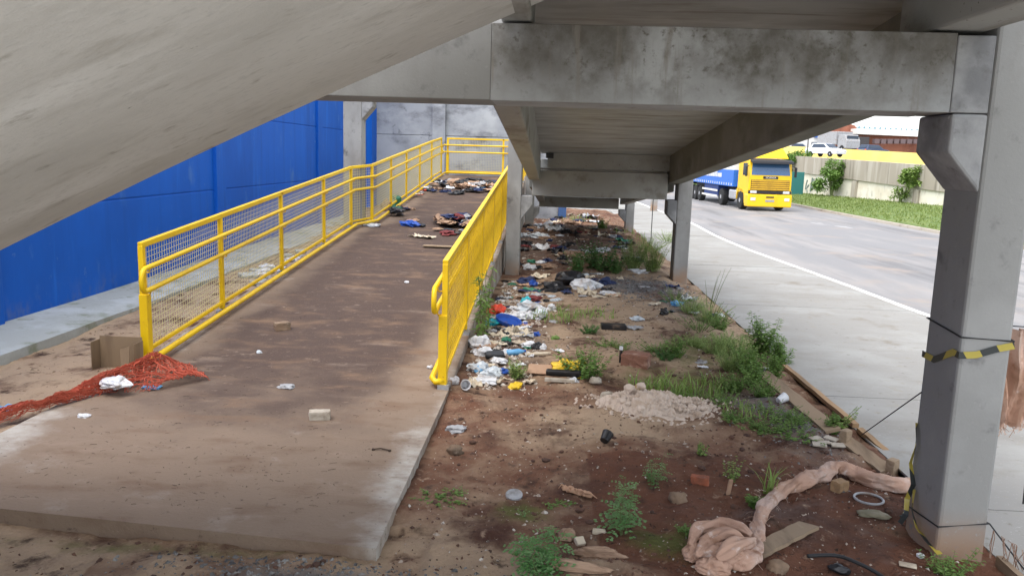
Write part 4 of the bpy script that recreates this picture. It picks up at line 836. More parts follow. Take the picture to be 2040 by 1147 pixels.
b = MB(); p = on(1072, 710); b.tube([p + Vector((-.12, .0, .02)), p + Vector((.13, .05, .03))], .016, 9); tag(b.build('pipe_piece', M['cream']), 'short pale plastic pipe piece on red earth', 'pipe')
bagat(952, 738, 44, 24, 'clear', 'cloudy crushed packaging next to the lower end of the ramp wall', 'crushed_packaging', 'packaging')
bagat(980, 748, 44, 26, 'clear', 'square cloudy packaging right of the crushed packaging', 'crushed_packaging', 'packaging', seed=4)
bagat(953, 740, 20, 20, 'light_blue', 'light blue film inside the crushed packaging', 'plastic_film', 'film')
bagat(1003, 742, 24, 14, 'blue_p', 'dark blue crumpled bag left of the thin dry weed')
sheetat(1010, 756, 30, 5, 'cream', 'narrow cream strip below the dark blue bag', 'paper_strip', 'paper')
cup('disposable_cup', 'white disposable cup lying open at the lower end of the right railing', on(926, 775), .10, .045, R(-75), R(75), M['white'])
bagat(905, 764, 22, 20, 'white', 'white crumpled film left of the disposable cup', 'plastic_film', 'film')
p = on(1075, 742); b = MB(); b.obox(p + Vector((0, 0, .035)), .23, .17, .012, Matrix.Rotation(-.1, 3, 'Z') @ Matrix.Rotation(.28, 3, 'X')); tag(b.build('cardboard_scrap', M['card2'], bevel=.003), 'flat brown cardboard scrap left of the yellow rag', 'cardboard')
bagat(1135, 742, 74, 44, 'yellow_p', 'bright yellow plastic rag before the bushy weed', 'plastic_rag', 'rag'); bagat(1163, 752, 28, 12, 'yellow_p', 'loose yellow flap right of the yellow rag', 'plastic_rag', 'rag')
p = on(1122, 756); b = MB(); b.obox(p + Vector((0, -.02, .07)), .33, .05, .06, Matrix.Rotation(-.06, 3, 'Z') @ Matrix.Rotation(.4, 3, 'X')); tag(b.build('foam_strip', M['black'], bevel=.015), 'long black foam strip lying on the yellow rag', 'foam strip')
p = on(1115, 762); b = MB(); b.obox(p + Vector((0, 0, .025)), .28, .05, .03, Matrix.Rotation(-.03, 3, 'Z')); tag(b.build('board_offcut', M['pale_stone'], bevel=.004), 'pale board offcut under the black foam strip', 'board')
bagat(1143, 762, 18, 16, 'white', 'small blue white packet under the yellow rag', 'packet', 'packet')
p = on(1186, 762); b = MB(); rock(b, p, .06, .05, .05, 3); tag(b.build('stone', M['pale_stone'], smooth=True), 'greenish stone at the foot of the bushy weed', 'stone')
brick('clay_block', 'large dusty red block standing alone on the earth', on(1266, 732), .27, .2, .155, R(-17), M['block'], 0, 5, 'block')
b = MB(); p = on(1236, 722); b.tube([p, p + Vector((0, 0, .13))], .016, 8); b2 = b.build('black_stub', M['black']); tag(b2, 'black stub with a white tip left of the red block', 'stub'); b = MB(); b.tube([p + Vector((0, 0, .131)), p + Vector((0, 0, .165))], .019, 8); b.build('white_tip', M['white'], b2)
p = on(1222, 655); b = MB(); b.obox(p + Vector((0, 0, .03)), .3, .14, .06, Matrix.Rotation(.05, 3, 'Z')); tag(b.build('black_box', M['black'], bevel=.01), 'flat black plastic box on the sand', 'box')
bagat(1323, 627, 18, 22, 'black', 'small black object standing on bare sand', 'black_container', 'container')
cup('paint_pot', 'black square pot lying on its side with a white rim', on(1207, 880), .075, .042, R(60), R(58), M['black'])
bagat(908, 858, 42, 18, 'grey', 'grey white crumpled plastic bag near the ramp slab')
b = MB(); p = on(907, 902); rock(b, p, .065, .045, .05, 8, -.3, 3); tag(b.build('stone', M['stone'], smooth=True), 'brown mossy stone near the ramp slab', 'stone')
b = MB(); p = on(1350, 998); rock(b, p, .06, .05, .048, 13, .2, 3); tag(b.build('stone', M['stone'], smooth=True), 'rounded brown stone near the orange brick piece', 'stone')
brick('brick_piece', 'orange brick piece on dark earth', on(1394, 962), .115, .06, .05, R(-14), M['brick'], 0, 2)
brick('brick_piece', 'orange brick piece under the gauze roll', on(1672, 976), .095, .07, .07, R(35), M['orange_wood'], 0, 7)
p = on(1452, 985); b = MB(); b.obox(p + Vector((0, 0, .05)), .028, .012, .115, Matrix.Rotation(.2, 3, 'Z') @ Matrix.Rotation(.25, 3, 'X')); tag(b.build('stake_chip', M['card2'], bevel=.003), 'small upright wooden chip stuck in the earth', 'wood chip')
p = on(1024, 990); k = px_h(p, 1); b = MB(); Mx = Matrix.Translation(p + Vector((0, 0, .012))) @ Matrix.Rotation(R(14), 4, 'X'); b.lathe([(.004, .006), (14 * k, .006), (17 * k, .012), (17 * k, 0), (.004, 0)], 22, Mx); tag(b.build('tin_lid', M['grey']), 'round grey lid on sandy moss', 'lid')
p = on(1150, 980); b = MB()
for k in range(7): rock(b, p + Vector((-.075 + .024 * k, .03 - .014 * k, .0)), .03, .026, .026, 30 + k, k)
for k in range(5): b.tube([p + Vector((-.08 + .03 * k, .03 - .02 * k, .02)), p + Vector((-.10 + .045 * k, .0 - .03 * k + .03, .035)), p + Vector((-.12 + .06 * k, .02 - .03 * k, .01))], [.009, .006, .002], 5)
tag(b.build('dried_root', M['root'], smooth=True), 'knobbly orange brown root lying on dark earth', 'root')
brick('tile_piece', 'small cream tile chip on end beside the sandy ledge', on(1155, 1083), .05, .05, .03, .4, M['cream'], .5, 4, 'tile')
brick('tile_piece', 'long cream tile chip left of the grey green plant', on(1193, 1062), .07, .03, .025, -.1, M['cream'], 0, 6, 'tile')
# sandy ledges
for i, (x, y, sx, sy, szz, lab) in enumerate(((1195, 1108, .15, .035, .045, 'long flat layered rock in the foreground earth'), (1150, 1135, .16, .03, .04, 'layered rock nearest the bottom edge'), (1130, 1070, .05, .04, .04, 'rounded clod at the head of the layered rock'))):
    b = MB(); p = on(x, y); rock(b, p, sx, sy, szz, 40 + i, -.12, 4); tag(b.build('layered_rock', mat('ledge_sandstone_%d' % i, (.40, .27, .185), [((.27, .17, .11), 14, .45, .68, 7, (.4, 1, 3))], .95, (40, .01, .8, (.4, 1, 3))), smooth=True), lab, 'rock')
# lime heap
b = MB(); gp = random.Random(4); vs = []; nx_, ny_ = 64, 40; c0 = on(1312, 822); hx, hy = px_h(c0, 132), .42
for j in range(ny_ + 1):
    for i in range(nx_ + 1):
        u, v = i / nx_ * 2 - 1, j / ny_ * 2 - 1; x = c0.x + u * hx; y = c0.y + .28 + v * hy; rr = math.hypot(u, v); e = max(0, 1 - rr ** 2.2 + .18 * fb(x * 5, y * 5, 2))
        z = gh(x, y) - .02 + (.12 - .045 * u) * e * (.75 + .5 * fb(x * 7, y * 7, 3)) + .05 * e ** .5 * max(0, noise.noise(Vector((x * 16, y * 16, 1)))) + .03 * e ** .5 * abs(noise.noise(Vector((x * 30, y * 30, 4)))) - .02 * (rr > 1); b.v.append((x, y, z))
for j in range(ny_):
    for i in range(nx_): a = j * (nx_ + 1) + i; b.f.append((a, a + 1, a + nx_ + 2, a + nx_ + 1))
for k in range(60):
    a = gp.uniform(0, 6.28); q = gp.random() ** .6; x = c0.x + hx * .92 * q * math.cos(a); y = c0.y + .28 + hy * .85 * q * math.sin(a); s_ = .010 + .04 * gp.random() ** 2.2
    rock(b, Vector((x, y, gh(x, y) + (.13 - .05 * math.cos(a)) * max(0, 1 - q ** 2.2) * .8)), s_, s_ * .9, s_ * .8, 50 + k, a, 2)
for k in range(420):
    a = gp.uniform(0, 6.28); q = gp.uniform(.3, 1.25); x = c0.x + hx * q * math.cos(a); y = c0.y + .28 + hy * q * math.sin(a); h_ = gp.uniform(.008, .022); zz = gh(x, y) + .085 * max(0, 1 - q ** 2.2); b.add([(x - h_, y, zz - .004), (x, y - h_, zz - .004), (x + h_ * 1.3, y + .2 * h_, zz), (x, y + h_, zz), (x + .1 * h_, y, zz + h_)], [(0, 1, 4), (1, 2, 4), (2, 3, 4), (3, 0, 4)])
tag(b.build('lime_heap', M['lime'], smooth=False), 'low heap of pale pinkish lumpy lime on the earth', 'heap', kind='thing')
b = MB(); rock(b, on(1210, 795), .075, .06, .06, 3, .2, 3); tag(b.build('pale_stone', M['pale_stone'], smooth=True), 'rounded pale stone at the left end of the lime heap', 'stone')
b = MB(); p = on(1270, 800); lump(b, p + Vector((0, .05, .07)), .05, .035, .05, 9, .6, 2.5, 3); tag(b.build('straw_wad', mat('straw', (.50, .38, .19), [((.36, .25, .12), 30, .45, .65, 5)], .95)), 'yellowish straw wad on top of the lime heap', 'straw')
# loose bricks on the ramp
brick('paving_block', 'pale grey paving block lying on the ramp', on_ramp(637, 834), .16, .085, .07, R(14), M['pale_stone'], 0, 3, 'block')
brick('brick_piece', 'brown brick piece farther up the ramp', on_ramp(562, 656), .16, .11, .085, R(35), M['stone'], 0, 9)
bagat(570, 772, 34, 10, 'grey', 'grey crumpled foil on the lower ramp', 'foil_scrap', 'foil', f=on_ramp)
bagat(516, 703, 12, 8, 'clear', 'tiny pale wrapper on the ramp left of the brown brick', 'wrapper_scrap', 'wrapper', f=on_ramp)
bagat(810, 563, 10, 6, 'white', 'tiny white wrapper in the middle of the ramp', 'wrapper_scrap', 'wrapper', f=on_ramp)
bagat(858, 733, 14, 9, 'white', 'white scrap on the ramp beside the right railing foot', 'plastic_scrap', 'scrap', f=on_ramp)
bagat(167, 830, 24, 10, 'white', 'white torn paper on the slab near the orange netting', 'paper_scrap', 'paper', f=on_ramp)
bagat(407, 1072, 26, 22, 'light_blue', 'pale blue packet under the front edge of the slab', 'packet', 'packet', f=lambda x, y: at(x, y, -.08))
bagat(614, 1074, 24, 8, 'cream', 'small cream plastic spoon head below the slab edge', 'plastic_scrap', 'scrap', f=lambda x, y: at(x, y, -.08))
bagat(252, 1034, 14, 8, 'clear', 'tiny pale scrap below the slab edge at left', 'plastic_scrap', 'scrap', f=lambda x, y: at(x, y, -.08))
p = on_ramp(758, 897); b = MB(); b.tube([p + Vector((-.05, 0, .008)), p + Vector((0, .01, .012)), p + Vector((.06, -.005, .008))], .005, 6); rock(b, p + Vector((-.05, 0, 0)), .012, .012, .012, 2); rock(b, p + Vector((.065, -.005, 0)), .012, .012, .012, 5); tag(b.build('seed_pod', M['twig']), 'dark twig with two knobs on the slab', 'twig')
b = MB(); p = on_ramp(880, 494); b.obox(p + Vector((0, 0, .03)), .62, .13, .02, Matrix.Rotation(-.05, 3, 'Z')); tag(b.build('loose_board', M['wood'], bevel=.004), 'short weathered board lying across the ramp near the right railing', 'board')
# --- cardboard box and orange netting by the first post
p = at(232, 745, -.03); t = thing('cardboard_box', 'torn open brown cardboard box behind the orange netting', 'box', p)
w, h, d = .40, .33, .12
for nm, (x0, x1, y0, y1) in (('back_panel', (-w / 2, w / 2, .1, .106)), ('side_panel', (-w / 2 - .006, -w / 2 - .001, -.04, .106)), ('side_panel', (w / 2 + .001, w / 2 + .006, -.06, .106))):
    b = MB(); b.box(p.x + x0, p.x + x1, p.y + y0, p.y + y1, p.z - .02, p.z + h - (.03 if 'side' in nm else 0)); b.build(nm, M['card'], t)
b = MB(); b.hexa([(p.x + .14, p.y - .16, p.z), (p.x + .2, p.y - .16, p.z), (p.x + .2, p.y - .15, p.z), (p.x + .14, p.y - .15, p.z), (p.x + .10, p.y - .1, p.z + .26), (p.x + .19, p.y - .1, p.z + .29), (p.x + .19, p.y - .09, p.z + .29), (p.x + .10, p.y - .09, p.z + .26)]); b.build('flap', M['card'], t)
gn = random.Random(9); b = MB(); net_c = []
spine = [(-10, 842), (60, 828), (130, 806), (200, 782), (260, 765), (310, 757), (365, 768)]; sp = [at(x, y, 0) for x, y in spine]
def spn(u):
    q = u * (len(sp) - 1); i = min(int(q), len(sp) - 2); return sp[i].lerp(sp[i + 1], q - i)
def nh(u, v): return .03 + .08 * (1 - v * v) + .13 * math.exp(-((u - .74) / .08) ** 2 - ((v - .35) / .45) ** 2) + .07 * math.exp(-((u - .6) / .12) ** 2) * (1 - v * v)
def npos(u, v): 
    c = spn(u); wd = .42 * (1 - .55 * max(0, u - .8) / .2) ; q = c + Vector((.15 * v, wd * v, 0)); q.z = max(-.03, 0) + nh(u, v) + .035 * fb(q.x * 6, q.y * 6, 3) - .02
    return q
for k in range(760):
    u = gn.random(); v = gn.uniform(-1, 1); pts = []; du = gn.uniform(.02, .07); dv = gn.uniform(-.5, .5); ph = gn.uniform(0, 6)
    for q in range(6):
        s_ = q / 5; x = npos(min(1, max(0, u + du * (s_ - .5))), max(-1.1, min(1.1, v + dv * (s_ - .5)))); x += Vector((gn.uniform(-.012, .012), gn.uniform(-.012, .012), gn.uniform(-.012, .025))); pts.append(x)
    b.tube(pts, gn.choice((.0022, .003, .0038)), 3)
for k in range(26):                    # gathered cords of the mesh along its edges
    v = gn.uniform(-1, 1); b.tube([npos(i / 26, max(-1, min(1, v + .25 * fb(i * .35, k * 3.0)))) + Vector((0, 0, .008)) for i in range(27)], .0042, 4)
tag(b.build('debris_netting', M['net']), 'tangled orange red plastic netting heaped at the first railing post', 'netting')
def onnet(x, y): 
    q = at(x, y, .09); q.z = .075; return q
bagat(228, 765, 62, 26, 'white', 'white plastic bag caught in the orange netting', f=onnet)
bagat(300, 772, 40, 9, 'light_blue', 'blue and white wrapper beside the orange netting', 'wrapper', 'wrapper', f=on_ramp)
sheetat(22, 815, 46, 14, 'light_blue', 'light blue sheet behind the netting at the left edge', 'plastic_sheet', 'sheet')

# --- boards along the pavement edge
def plank(name, label, a, c, w, th, m, roll=0):
    d = c - a; Mq = d.to_track_quat('Y', 'Z').to_matrix() @ Matrix.Rotation(roll, 3, 'Y'); b = MB(); n = 10; L = d.length
    for k in range(n):
        y0, y1 = -L / 2 + L * k / n, -L / 2 + L * (k + 1) / n; e0 = .004 * math.sin(k * 2.1); e1 = .004 * math.sin((k + 1) * 2.1); pts = []
        for z in (-th / 2, th / 2):
            for x, y, e in ((-w / 2, y0, e0), (w / 2, y0, e0), (w / 2, y1, e1), (-w / 2, y1, e1)): pts.append((a + c) / 2 + Mq @ Vector((x + e, y, z)))
        b.hexa(pts)
    return tag(b.build(name, m), label, 'board')
plank('broken_board', 'broken weathered board along the pavement, its upper end in the weeds', on(1518, 752, .05), on(1660, 868, .04), .12, .022, M['wood'], .25)
plank('broken_board', 'lower weathered board ending at the gauze roll', on(1684, 884, .03), on(1768, 946, .03), .11, .022, M['wood'], .2)
plank('form_board', 'thin brown form board against the pavement edge', on(1563, 735, .03), on(1705, 855, .03), .05, .035, M['orange_wood'])
plank('form_board', 'lower brown form board running to the near column', on(1712, 860, .02), on(1815, 950, .02), .05, .035, M['orange_wood'])
plank('form_board', 'dark form board in front of the near column at the bottom right', Vector((2.44, 4.12, -.03)), Vector((2.43, 2.4, -.03)), .035, .12, M['wood'])
for x, y, lab in ((1683, 885, 'upper square wooden peg between the boards'), (1776, 945, 'lower square wooden peg near the column')):
    p = on(x, y); brick('wooden_peg', lab, p, .08, .06, .12, .7, M['wood'], 0, x, 'peg')
gt = random.Random(6)
for k, (x, y) in enumerate(((1625, 876), (1640, 884), (1655, 878), (1668, 892), (1632, 892))):
    sheet_b = MB(); p = on(x, y); sheet_b.obox(p + Vector((0, 0, .012 + .004 * k)), .10, .065, .012, Matrix.Rotation(gt.uniform(-.8, .8), 3, 'Z') @ Matrix.Rotation(gt.uniform(-.2, .2), 3, 'X')); tag(sheet_b.build('tile_shard', M['pale_stone'], bevel=.003), 'pale tile shard in the scatter beside the upper wooden peg', 'tile', 'tile shards beside the upper peg')
cup('foam_cup', 'white cup lying against the broken board', on(1557, 802), .085, .04, R(30), R(70), M['white'])
bagat(1527, 745, 26, 20, 'clear', 'cloudy film caught on the head of the broken board', 'plastic_film', 'film')
bagat(1398, 726, 24, 14, 'grey', 'grey rag in grass right of the red block', 'rag_bundle', 'rag'); sheetat(1400, 732, 22, 5, 'white', 'white sheet before the grey rag', 'paper_sheet', 'paper')
# --- the gauze roll
def smooth(pts, n):
    out = []; P_ = [pts[0]] + pts + [pts[-1]]
    for i in range(1, len(P_) - 2):
        for k in range(n):
            t_ = k / n; a, b_, c, d = P_[i - 1], P_[i], P_[i + 1], P_[i + 2]
            out.append(.5 * ((2 * b_) + (c - a) * t_ + (2 * a - 5 * b_ + 4 * c - d) * t_ ** 2 + (3 * b_ - a - 3 * c + d) * t_ ** 3))
    return out + [pts[-1]]
GP = [(1835, 982, .06, .075), (1770, 972, .06, .085), (1705, 955, .07, .085), (1665, 942, .085, .06), (1640, 955, .07, .07), (1600, 968, .06, .07), (1560, 985, .055, .06), (1528, 1012, .055, .055), (1512, 1042, .055, .05), (1508, 1075, .05, .055), (1502, 1105, .05, .065), (1482, 1124, .055, .075), (1440, 1122, .055, .08), (1400, 1112, .05, .07)]
pts = [on(x, y, z * .75) for x, y, z, r in GP]; rads = [r * .86 for *_, r in GP]; n = 14; path = smooth(pts, n); rad = []
for i in range(len(path)):
    q = i / n; k = min(int(q), len(rads) - 2); rad.append(rads[k] * (1 - (q - k)) + rads[k + 1] * (q - k) if q < len(rads) - 1 else rads[-1])
b = MB()
def fold(i, a):
    s_ = i / n; tw = a + 1.5 * s_ + .5 * fb(s_ * .7, 5.0)
    return .92 + .17 * (1 - 2 * abs(math.sin(1.5 * tw + 1.3 * fb(s_ * .6, 3.0)))) + .055 * (1 - 2 * abs(math.sin(3.5 * tw + 2.2 * s_))) + .02 * (1 - 2 * abs(math.sin(8 * tw + s_ * 1.9))) + .05 * math.sin(s_ * 9 + 2 * math.sin(a) + 2 * fb(s_, 7.0)) + .20 * fb(s_ * 1.6, math.cos(a) * 1.3, math.sin(a) * 1.3)
b.tube(path, rad, 72, True, fold)
b.v = [(x, y, gh(x, y) + (z - gh(x, y)) * .78) for x, y, z in b.v]
o = b.build('gauze_roll', M['gauze'], smooth=True); tag(o, 'long twisted roll of pinkish gauze snaking from the column to a loose bundle', 'gauze')
gq2 = random.Random(3)
for x, y, sx, sy, szz, sd_, rz_ in ((1418, 1098, .13, .075, .075, 5, .3), (1452, 1122, .10, .06, .085, 9, -.5), (1382, 1108, .075, .06, .055, 14, 1.1), (1470, 1092, .07, .05, .06, 22, .2), (1420, 1138, .09, .05, .06, 31, -.2)):
    b = MB(); lump(b, on(x, y), sx, sy, szz, sd_, .16, 1.1, 5, rz_, .42); b.build('loose_fold', M['gauze'], o, smooth=True)
for L_ in ([(1372, 1112), (1388, 1086), (1425, 1076), (1462, 1082), (1492, 1098)], [(1385, 1132), (1412, 1104), (1452, 1102), (1486, 1116)], [(1425, 1142), (1462, 1128), (1500, 1108)]):
    pp = smooth([on(x, y, gq2.uniform(.07, .11)) for x, y in L_], 10); b = MB(); b.tube(pp, [.012 + .026 * math.sin(3.14 * (i + .3) / len(pp)) for i in range(len(pp))], 30, True, lambda i_, a: 1 + .28 * math.sin(3 * a + i_ * .25) + .12 * math.sin(7 * a - i_ * .2) + .2 * fb(i_ * .12, math.cos(a), math.sin(a))); b.build('loose_fold', M['gauze'], o, smooth=True)
b = MB()
for k in range(160):                    # frayed threads
    q = path[gq2.randrange(len(path))]; q = q + Vector((gq2.uniform(-.05, .05), gq2.uniform(-.05, .05), gq2.uniform(-.02, .06))); e = q + Vector((gq2.uniform(-.07, .07), gq2.uniform(-.07, .07), gq2.uniform(-.06, .02))); b.tube([q, (q + e) / 2 + Vector((0, 0, .01)), e], .0012, 3)
b.build('frayed_threads', M['gauze'], o)['kind'] = 'stuff'
p = on(1570, 1090); plank('short_board', 'short grey board sticking out under the gauze roll', on(1500, 1112, .03), on(1610, 1052, .02), .12, .02, M['wood'], -.1)
b = MB(); lump(b, on(1450, 1068), .085, .03, .03, 71, .25, 1, 3, -.75, .1); tag(b.build('shoe_sole', mat('grey_green_sole', (.13, .13, .095), [((.2, .2, .15), 9, .5, .7, 5)], .8), smooth=True), 'grey green shoe sole beside the gauze bundle', 'shoe sole')
p = on(1730, 998); k = px_h(p, 1); b = MB(); b.tube([p + Vector((27 * k * math.cos(a), 27 * k * math.sin(a), .018)) for a in [2 * math.pi * i / 28 for i in range(29)]], .0075, 8); tag(b.build('plastic_ring', M['grey'], smooth=True), 'pale plastic ring on the earth before the near column', 'ring')
b = MB(); rock(b, on(1740, 1026), .10, .055, .022, 91, -.1, 3); tag(b.build('stone', mat('mossy_flat_stone', (.19, .175, .12), [((.27, .24, .18), 9, .45, .7, 6)], .95), smooth=True), 'flat mossy stone below the plastic ring', 'stone')
hp = smooth([on(1608, 1112, .015), on(1660, 1116, .03), on(1700, 1128, .03), on(1750, 1150, .02), on(1790, 1180, .01)], 8); b = MB(); b.tube(hp, .010, 8); tag(b.build('hose', M['rubber'], smooth=True), 'black hose curving out of the bottom edge', 'hose')
b = MB(); p = on(1672, 1138); rock(b, p, .06, .03, .03, 17, -.4, 3); tag(b.build('black_scrap', M['black'], smooth=True), 'black plastic scrap under the hose', 'scrap')
b = MB(); rock(b, on(1548, 1138), .06, .05, .045, 19, 0, 3); tag(b.build('stone', M['stone'], smooth=True), 'brown stone right of the gauze bundle', 'stone')
p = on(1808, 1128); b = MB(); b.obox(p + Vector((0, 0, .01)), .085, .045, .01, Matrix.Rotation(-.35, 3, 'Z')); tag(b.build('tile_shard', M['cream'], bevel=.003), 'flat pinkish tile shard at the bottom right', 'tile')
b = MB(); p = on(1833, 1110); b.obox(p + Vector((0, 0, .012)), .03, .03, .02, Matrix.Rotation(.4, 3, 'Z')); tag(b.build('tile_shard', M['white'], bevel=.003), 'small square white tile chip near the column foot', 'tile')
# --- tape, wires and netting on the near column
def wrap(z_of, r, m, name, label, cat, extra=()):
    X0, X1, Y0, Y1 = 2.12 - r, 2.375 + r, 4.15 - r, 4.53 + r; ring = [(X0, Y1), (X0, Y0), (X1, Y0), (X1, Y1), (X0, Y1)]
    b = MB(); b.tube([(x, y, z_of(i)) for i, (x, y) in enumerate(ring)], r, 6)
    for e in extra: b.tube(e, r, 6)
    return tag(b.build(name, m), label, cat)
zq = atY(1845, 635, 4.5).z; zf = atY(1910, 672, 4.14).z; zr = atY(2013, 680, 4.14).z
wrap(lambda i: (zq, zf, zr, zq, zq)[i], .005, M['rubber'], 'binding_wire', 'black wire tied round the near column above the tape', 'wire', [[(2.38, 4.145, zr), (2.44, 4.66, zr - .01), (2.84, 4.70, zr - .03), (3.0, 4.9, .0)]])
z1 = atY(1815, 1005, 4.53).z; z2 = atY(1868, 1050, 4.14).z; z3 = atY(1964, 1043, 4.14).z
wrap(lambda i: (z1, z2, z3, z1, z1)[i], .0045, M['rubber'], 'binding_wire', 'black wire tied low round the foot of the near column', 'wire', [[(2.38, 4.145, z3), (2.5, 4.0, .02), (2.62, 3.6, .02)]])
b = MB(); q0 = atY(1836, 778, 4.53); b.tube([(2.115, 4.5, q0.z), at(1716, 866, .0)], .004, 5); tag(b.build('guy_wire', M['rubber']), 'thin wire slanting from the near column down to the pavement edge', 'wire')
m = bpy.data.materials.new('warning_stripes'); m.use_nodes = True; tn = m.node_tree; gq = tn.nodes.new('ShaderNodeNewGeometry'); wv = tn.nodes.new('ShaderNodeTexWave'); wv.wave_type = 'BANDS'; wv.bands_direction = 'X'; wv.inputs['Scale'].default_value = 2.6; mp = tn.nodes.new('ShaderNodeMapping'); mp.inputs['Rotation'].default_value = (0, R(32), R(-40)); cr = tn.nodes.new('ShaderNodeValToRGB'); cr.color_ramp.interpolation = 'CONSTANT'; cr.color_ramp.elements[0].color = (.03, .035, .035, 1); cr.color_ramp.elements[1].position = .55; cr.color_ramp.elements[1].color = (.42, .34, .06, 1)
tn.links.new(gq.outputs['Position'], mp.inputs[0]); tn.links.new(mp.outputs[0], wv.inputs[0]); tn.links.new(wv.outputs[1], cr.inputs[0]); tn.links.new(cr.outputs[0], tn.nodes['Principled BSDF'].inputs['Base Color']); tn.nodes['Principled BSDF'].inputs['Roughness'].default_value = .4; M['tape'] = m
def ribbon(b, pts, w, tw=0):
    P_ = [Vector(p) for p in pts]; vs = []
    for i, p in enumerate(P_):
        a = tw * i; t_ = (P_[min(i + 1, len(P_) - 1)] - P_[max(0, i - 1)]).normalized(); u = Vector((0, 0, 1)) - t_ * t_.z
        if u.length < .3: u = Vector((0, 1, 0)) - t_ * t_.y
        u.normalize(); v = t_.cross(u); d = (u * math.cos(a) + v * math.sin(a)) * w / 2; n_ = (v * math.cos(a) - u * math.sin(a)) * .0012; vs += [p - d - n_, p + d - n_, p + d + n_, p - d + n_]
    n_ = len(P_); fs = []
    for i in range(n_ - 1):
        for k in range(4): fs.append((4 * i + k, 4 * i + (k + 1) % 4, 4 * i + 4 + (k + 1) % 4, 4 * i + 4 + k))
    b.add(vs, fs + [(0, 3, 2, 1), (4 * n_ - 4, 4 * n_ - 3, 4 * n_ - 2, 4 * n_ - 1)])
za = atY(1850, 705, 4.53).z; zbb = atY(1905, 708, 4.14).z; zcc = atY(2008, 688, 4.14).z
b = MB(); ribbon(b, [(2.113, 4.54, za), (2.113, 4.4, za), (2.112, 4.2, zbb + .004), (2.113, 4.143, zbb), (2.2, 4.142, zbb + .008), (2.3, 4.142, zcc - .02), (2.383, 4.142, zcc)], .036)
tag(b.build('warning_tape', M['tape']), 'black and yellow warning tape wrapped round the near column', 'tape')
b = MB(); ribbon(b, [(2.108, 4.50, .62), (2.104, 4.47, .5), (2.10, 4.5, .38), (2.106, 4.45, .27), (2.095, 4.48, .17), (2.08, 4.44, .09), (2.06, 4.46, .03)], .028, .5); ribbon(b, [(2.105, 4.43, .25), (2.09, 4.40, .14), (2.10, 4.34, .06), (2.11, 4.25, .04), (2.13, 4.12, .02)], .03, .45)
for k in range(5): lump(b, on(1800, 1030) + Vector((.012 * k, .01 * k, .0)), .022, .016, .022, 100 + k, .6, 2, 2)
tag(b.build('warning_tape', M['tape']), 'torn black and yellow tape hanging to the foot of the near column', 'tape')
b = MB(); gn = random.Random(12)       # netting right of the column
nu, nv_ = 40, 26
def hp(u, v): return Vector((2.44 + .4 * u + .02 * math.sin(v * 5), 4.68 + .035 * math.sin(u * 22 + v * 2.5) + .02 * math.sin(u * 47 - v * 3) + .05 * (1 - v) * fb(u * 3, v * 3), zr - .60 + .575 * v - .02 * u * v + .05 * noise.noise(Vector((u * 9, 0, 2))) * (1 - v)))
b.v = [hp(i / nu, j / nv_) for j in range(nv_ + 1) for i in range(nu + 1)] + [hp(i / nu, j / nv_) + Vector((0, .006, 0)) for j in range(nv_ + 1) for i in range(nu + 1)]
o_n = (nu + 1) * (nv_ + 1)
for j in range(nv_):
    for i in range(nu): a = j * (nu + 1) + i; b.f += [(a, a + 1, a + nu + 2, a + nu + 1), (o_n + a, o_n + a + nu + 1, o_n + a + nu + 2, o_n + a + 1)]
for k in range(110): u = gn.random(); q = hp(u, gn.uniform(0, .1)); b.tube([q, q + Vector((gn.uniform(-.03, .03), gn.uniform(-.02, .02), -.03)), q + Vector((gn.uniform(-.05, .05), 0, gn.uniform(-.09, -.04)))], .002, 3)
tag(b.build('hanging_netting', M['gauze']), 'pinkish brown netting hanging from the wire right of the near column', 'netting')
b = MB(); p0 = Vector((2.40, 4.14, .16))
for k in range(60): a = gn.random(); b.tube([p0 + Vector((.35 * a, -.7 * a, -.14 * a)), p0 + Vector((.35 * a + gn.uniform(0, .18) * a, -.7 * a + gn.uniform(-.05, .05), max(-.14, -.14 * a - gn.uniform(0, .1)))), p0 + Vector((.4 * a + gn.uniform(0, .2) * a, -.75 * a, -.155))], .0022, 3)
tag(b.build('orange_netting', M['net2']), 'orange netting spread on the pavement right of the near column', 'netting')
p0 = at(1297, 472, 0); b = MB(); b.tube([(p0.x, p0.y, -.1), (p0.x, p0.y, 2.2)], .012, 5); tag(b.build('thin_rod', M['rubber']), 'thin dark rod standing between the second and farthest columns', 'rod')
b = MB(); p0 = at(1303, 418, -.15); b.box(p0.x - .14, p0.x + .14, p0.y, p0.y + .28, -.3, 1.2); tag(b.build('concrete_post', M['column'], bevel=.01), 'grey concrete post far off on the pavement', 'post', kind='thing')

# --- the strewn litter: every piece an object of its own
KINDS = {'white': ('bag', 'white crumpled plastic bag', 24), 'clear': ('bag', 'cloudy crumpled plastic bag', 10), 'grey': ('bag', 'grey crumpled plastic bag', 12), 'black': ('bag', 'black crumpled plastic bag', 13), 'navy': ('rag', 'navy crumpled rag', 7),
    'tan': ('rag', 'tan dusty rag', 11), 'maroon': ('rag', 'maroon rag', 3), 'blue_p': ('bag', 'small blue plastic bag', 3), 'light_blue': ('bag', 'light blue plastic wrapper', 2), 'green_p': ('bag', 'dark green plastic bag', 3),
    'cream': ('paper', 'cream paper sheet', 13), 'card2': ('cardboard', 'brown cardboard piece', 7), 'yellow_p': ('bag', 'yellow plastic wrapper', 2), 'red_p': ('wrapper', 'red wrapper', 1)}
kk = list(KINDS); ww = [KINDS[k][2] for k in kk]
DARK = [.7, .7, 1, 2.4, 2.4, 2, 1.3, .6, .8, 1, .7, 1.4, .15, .5]
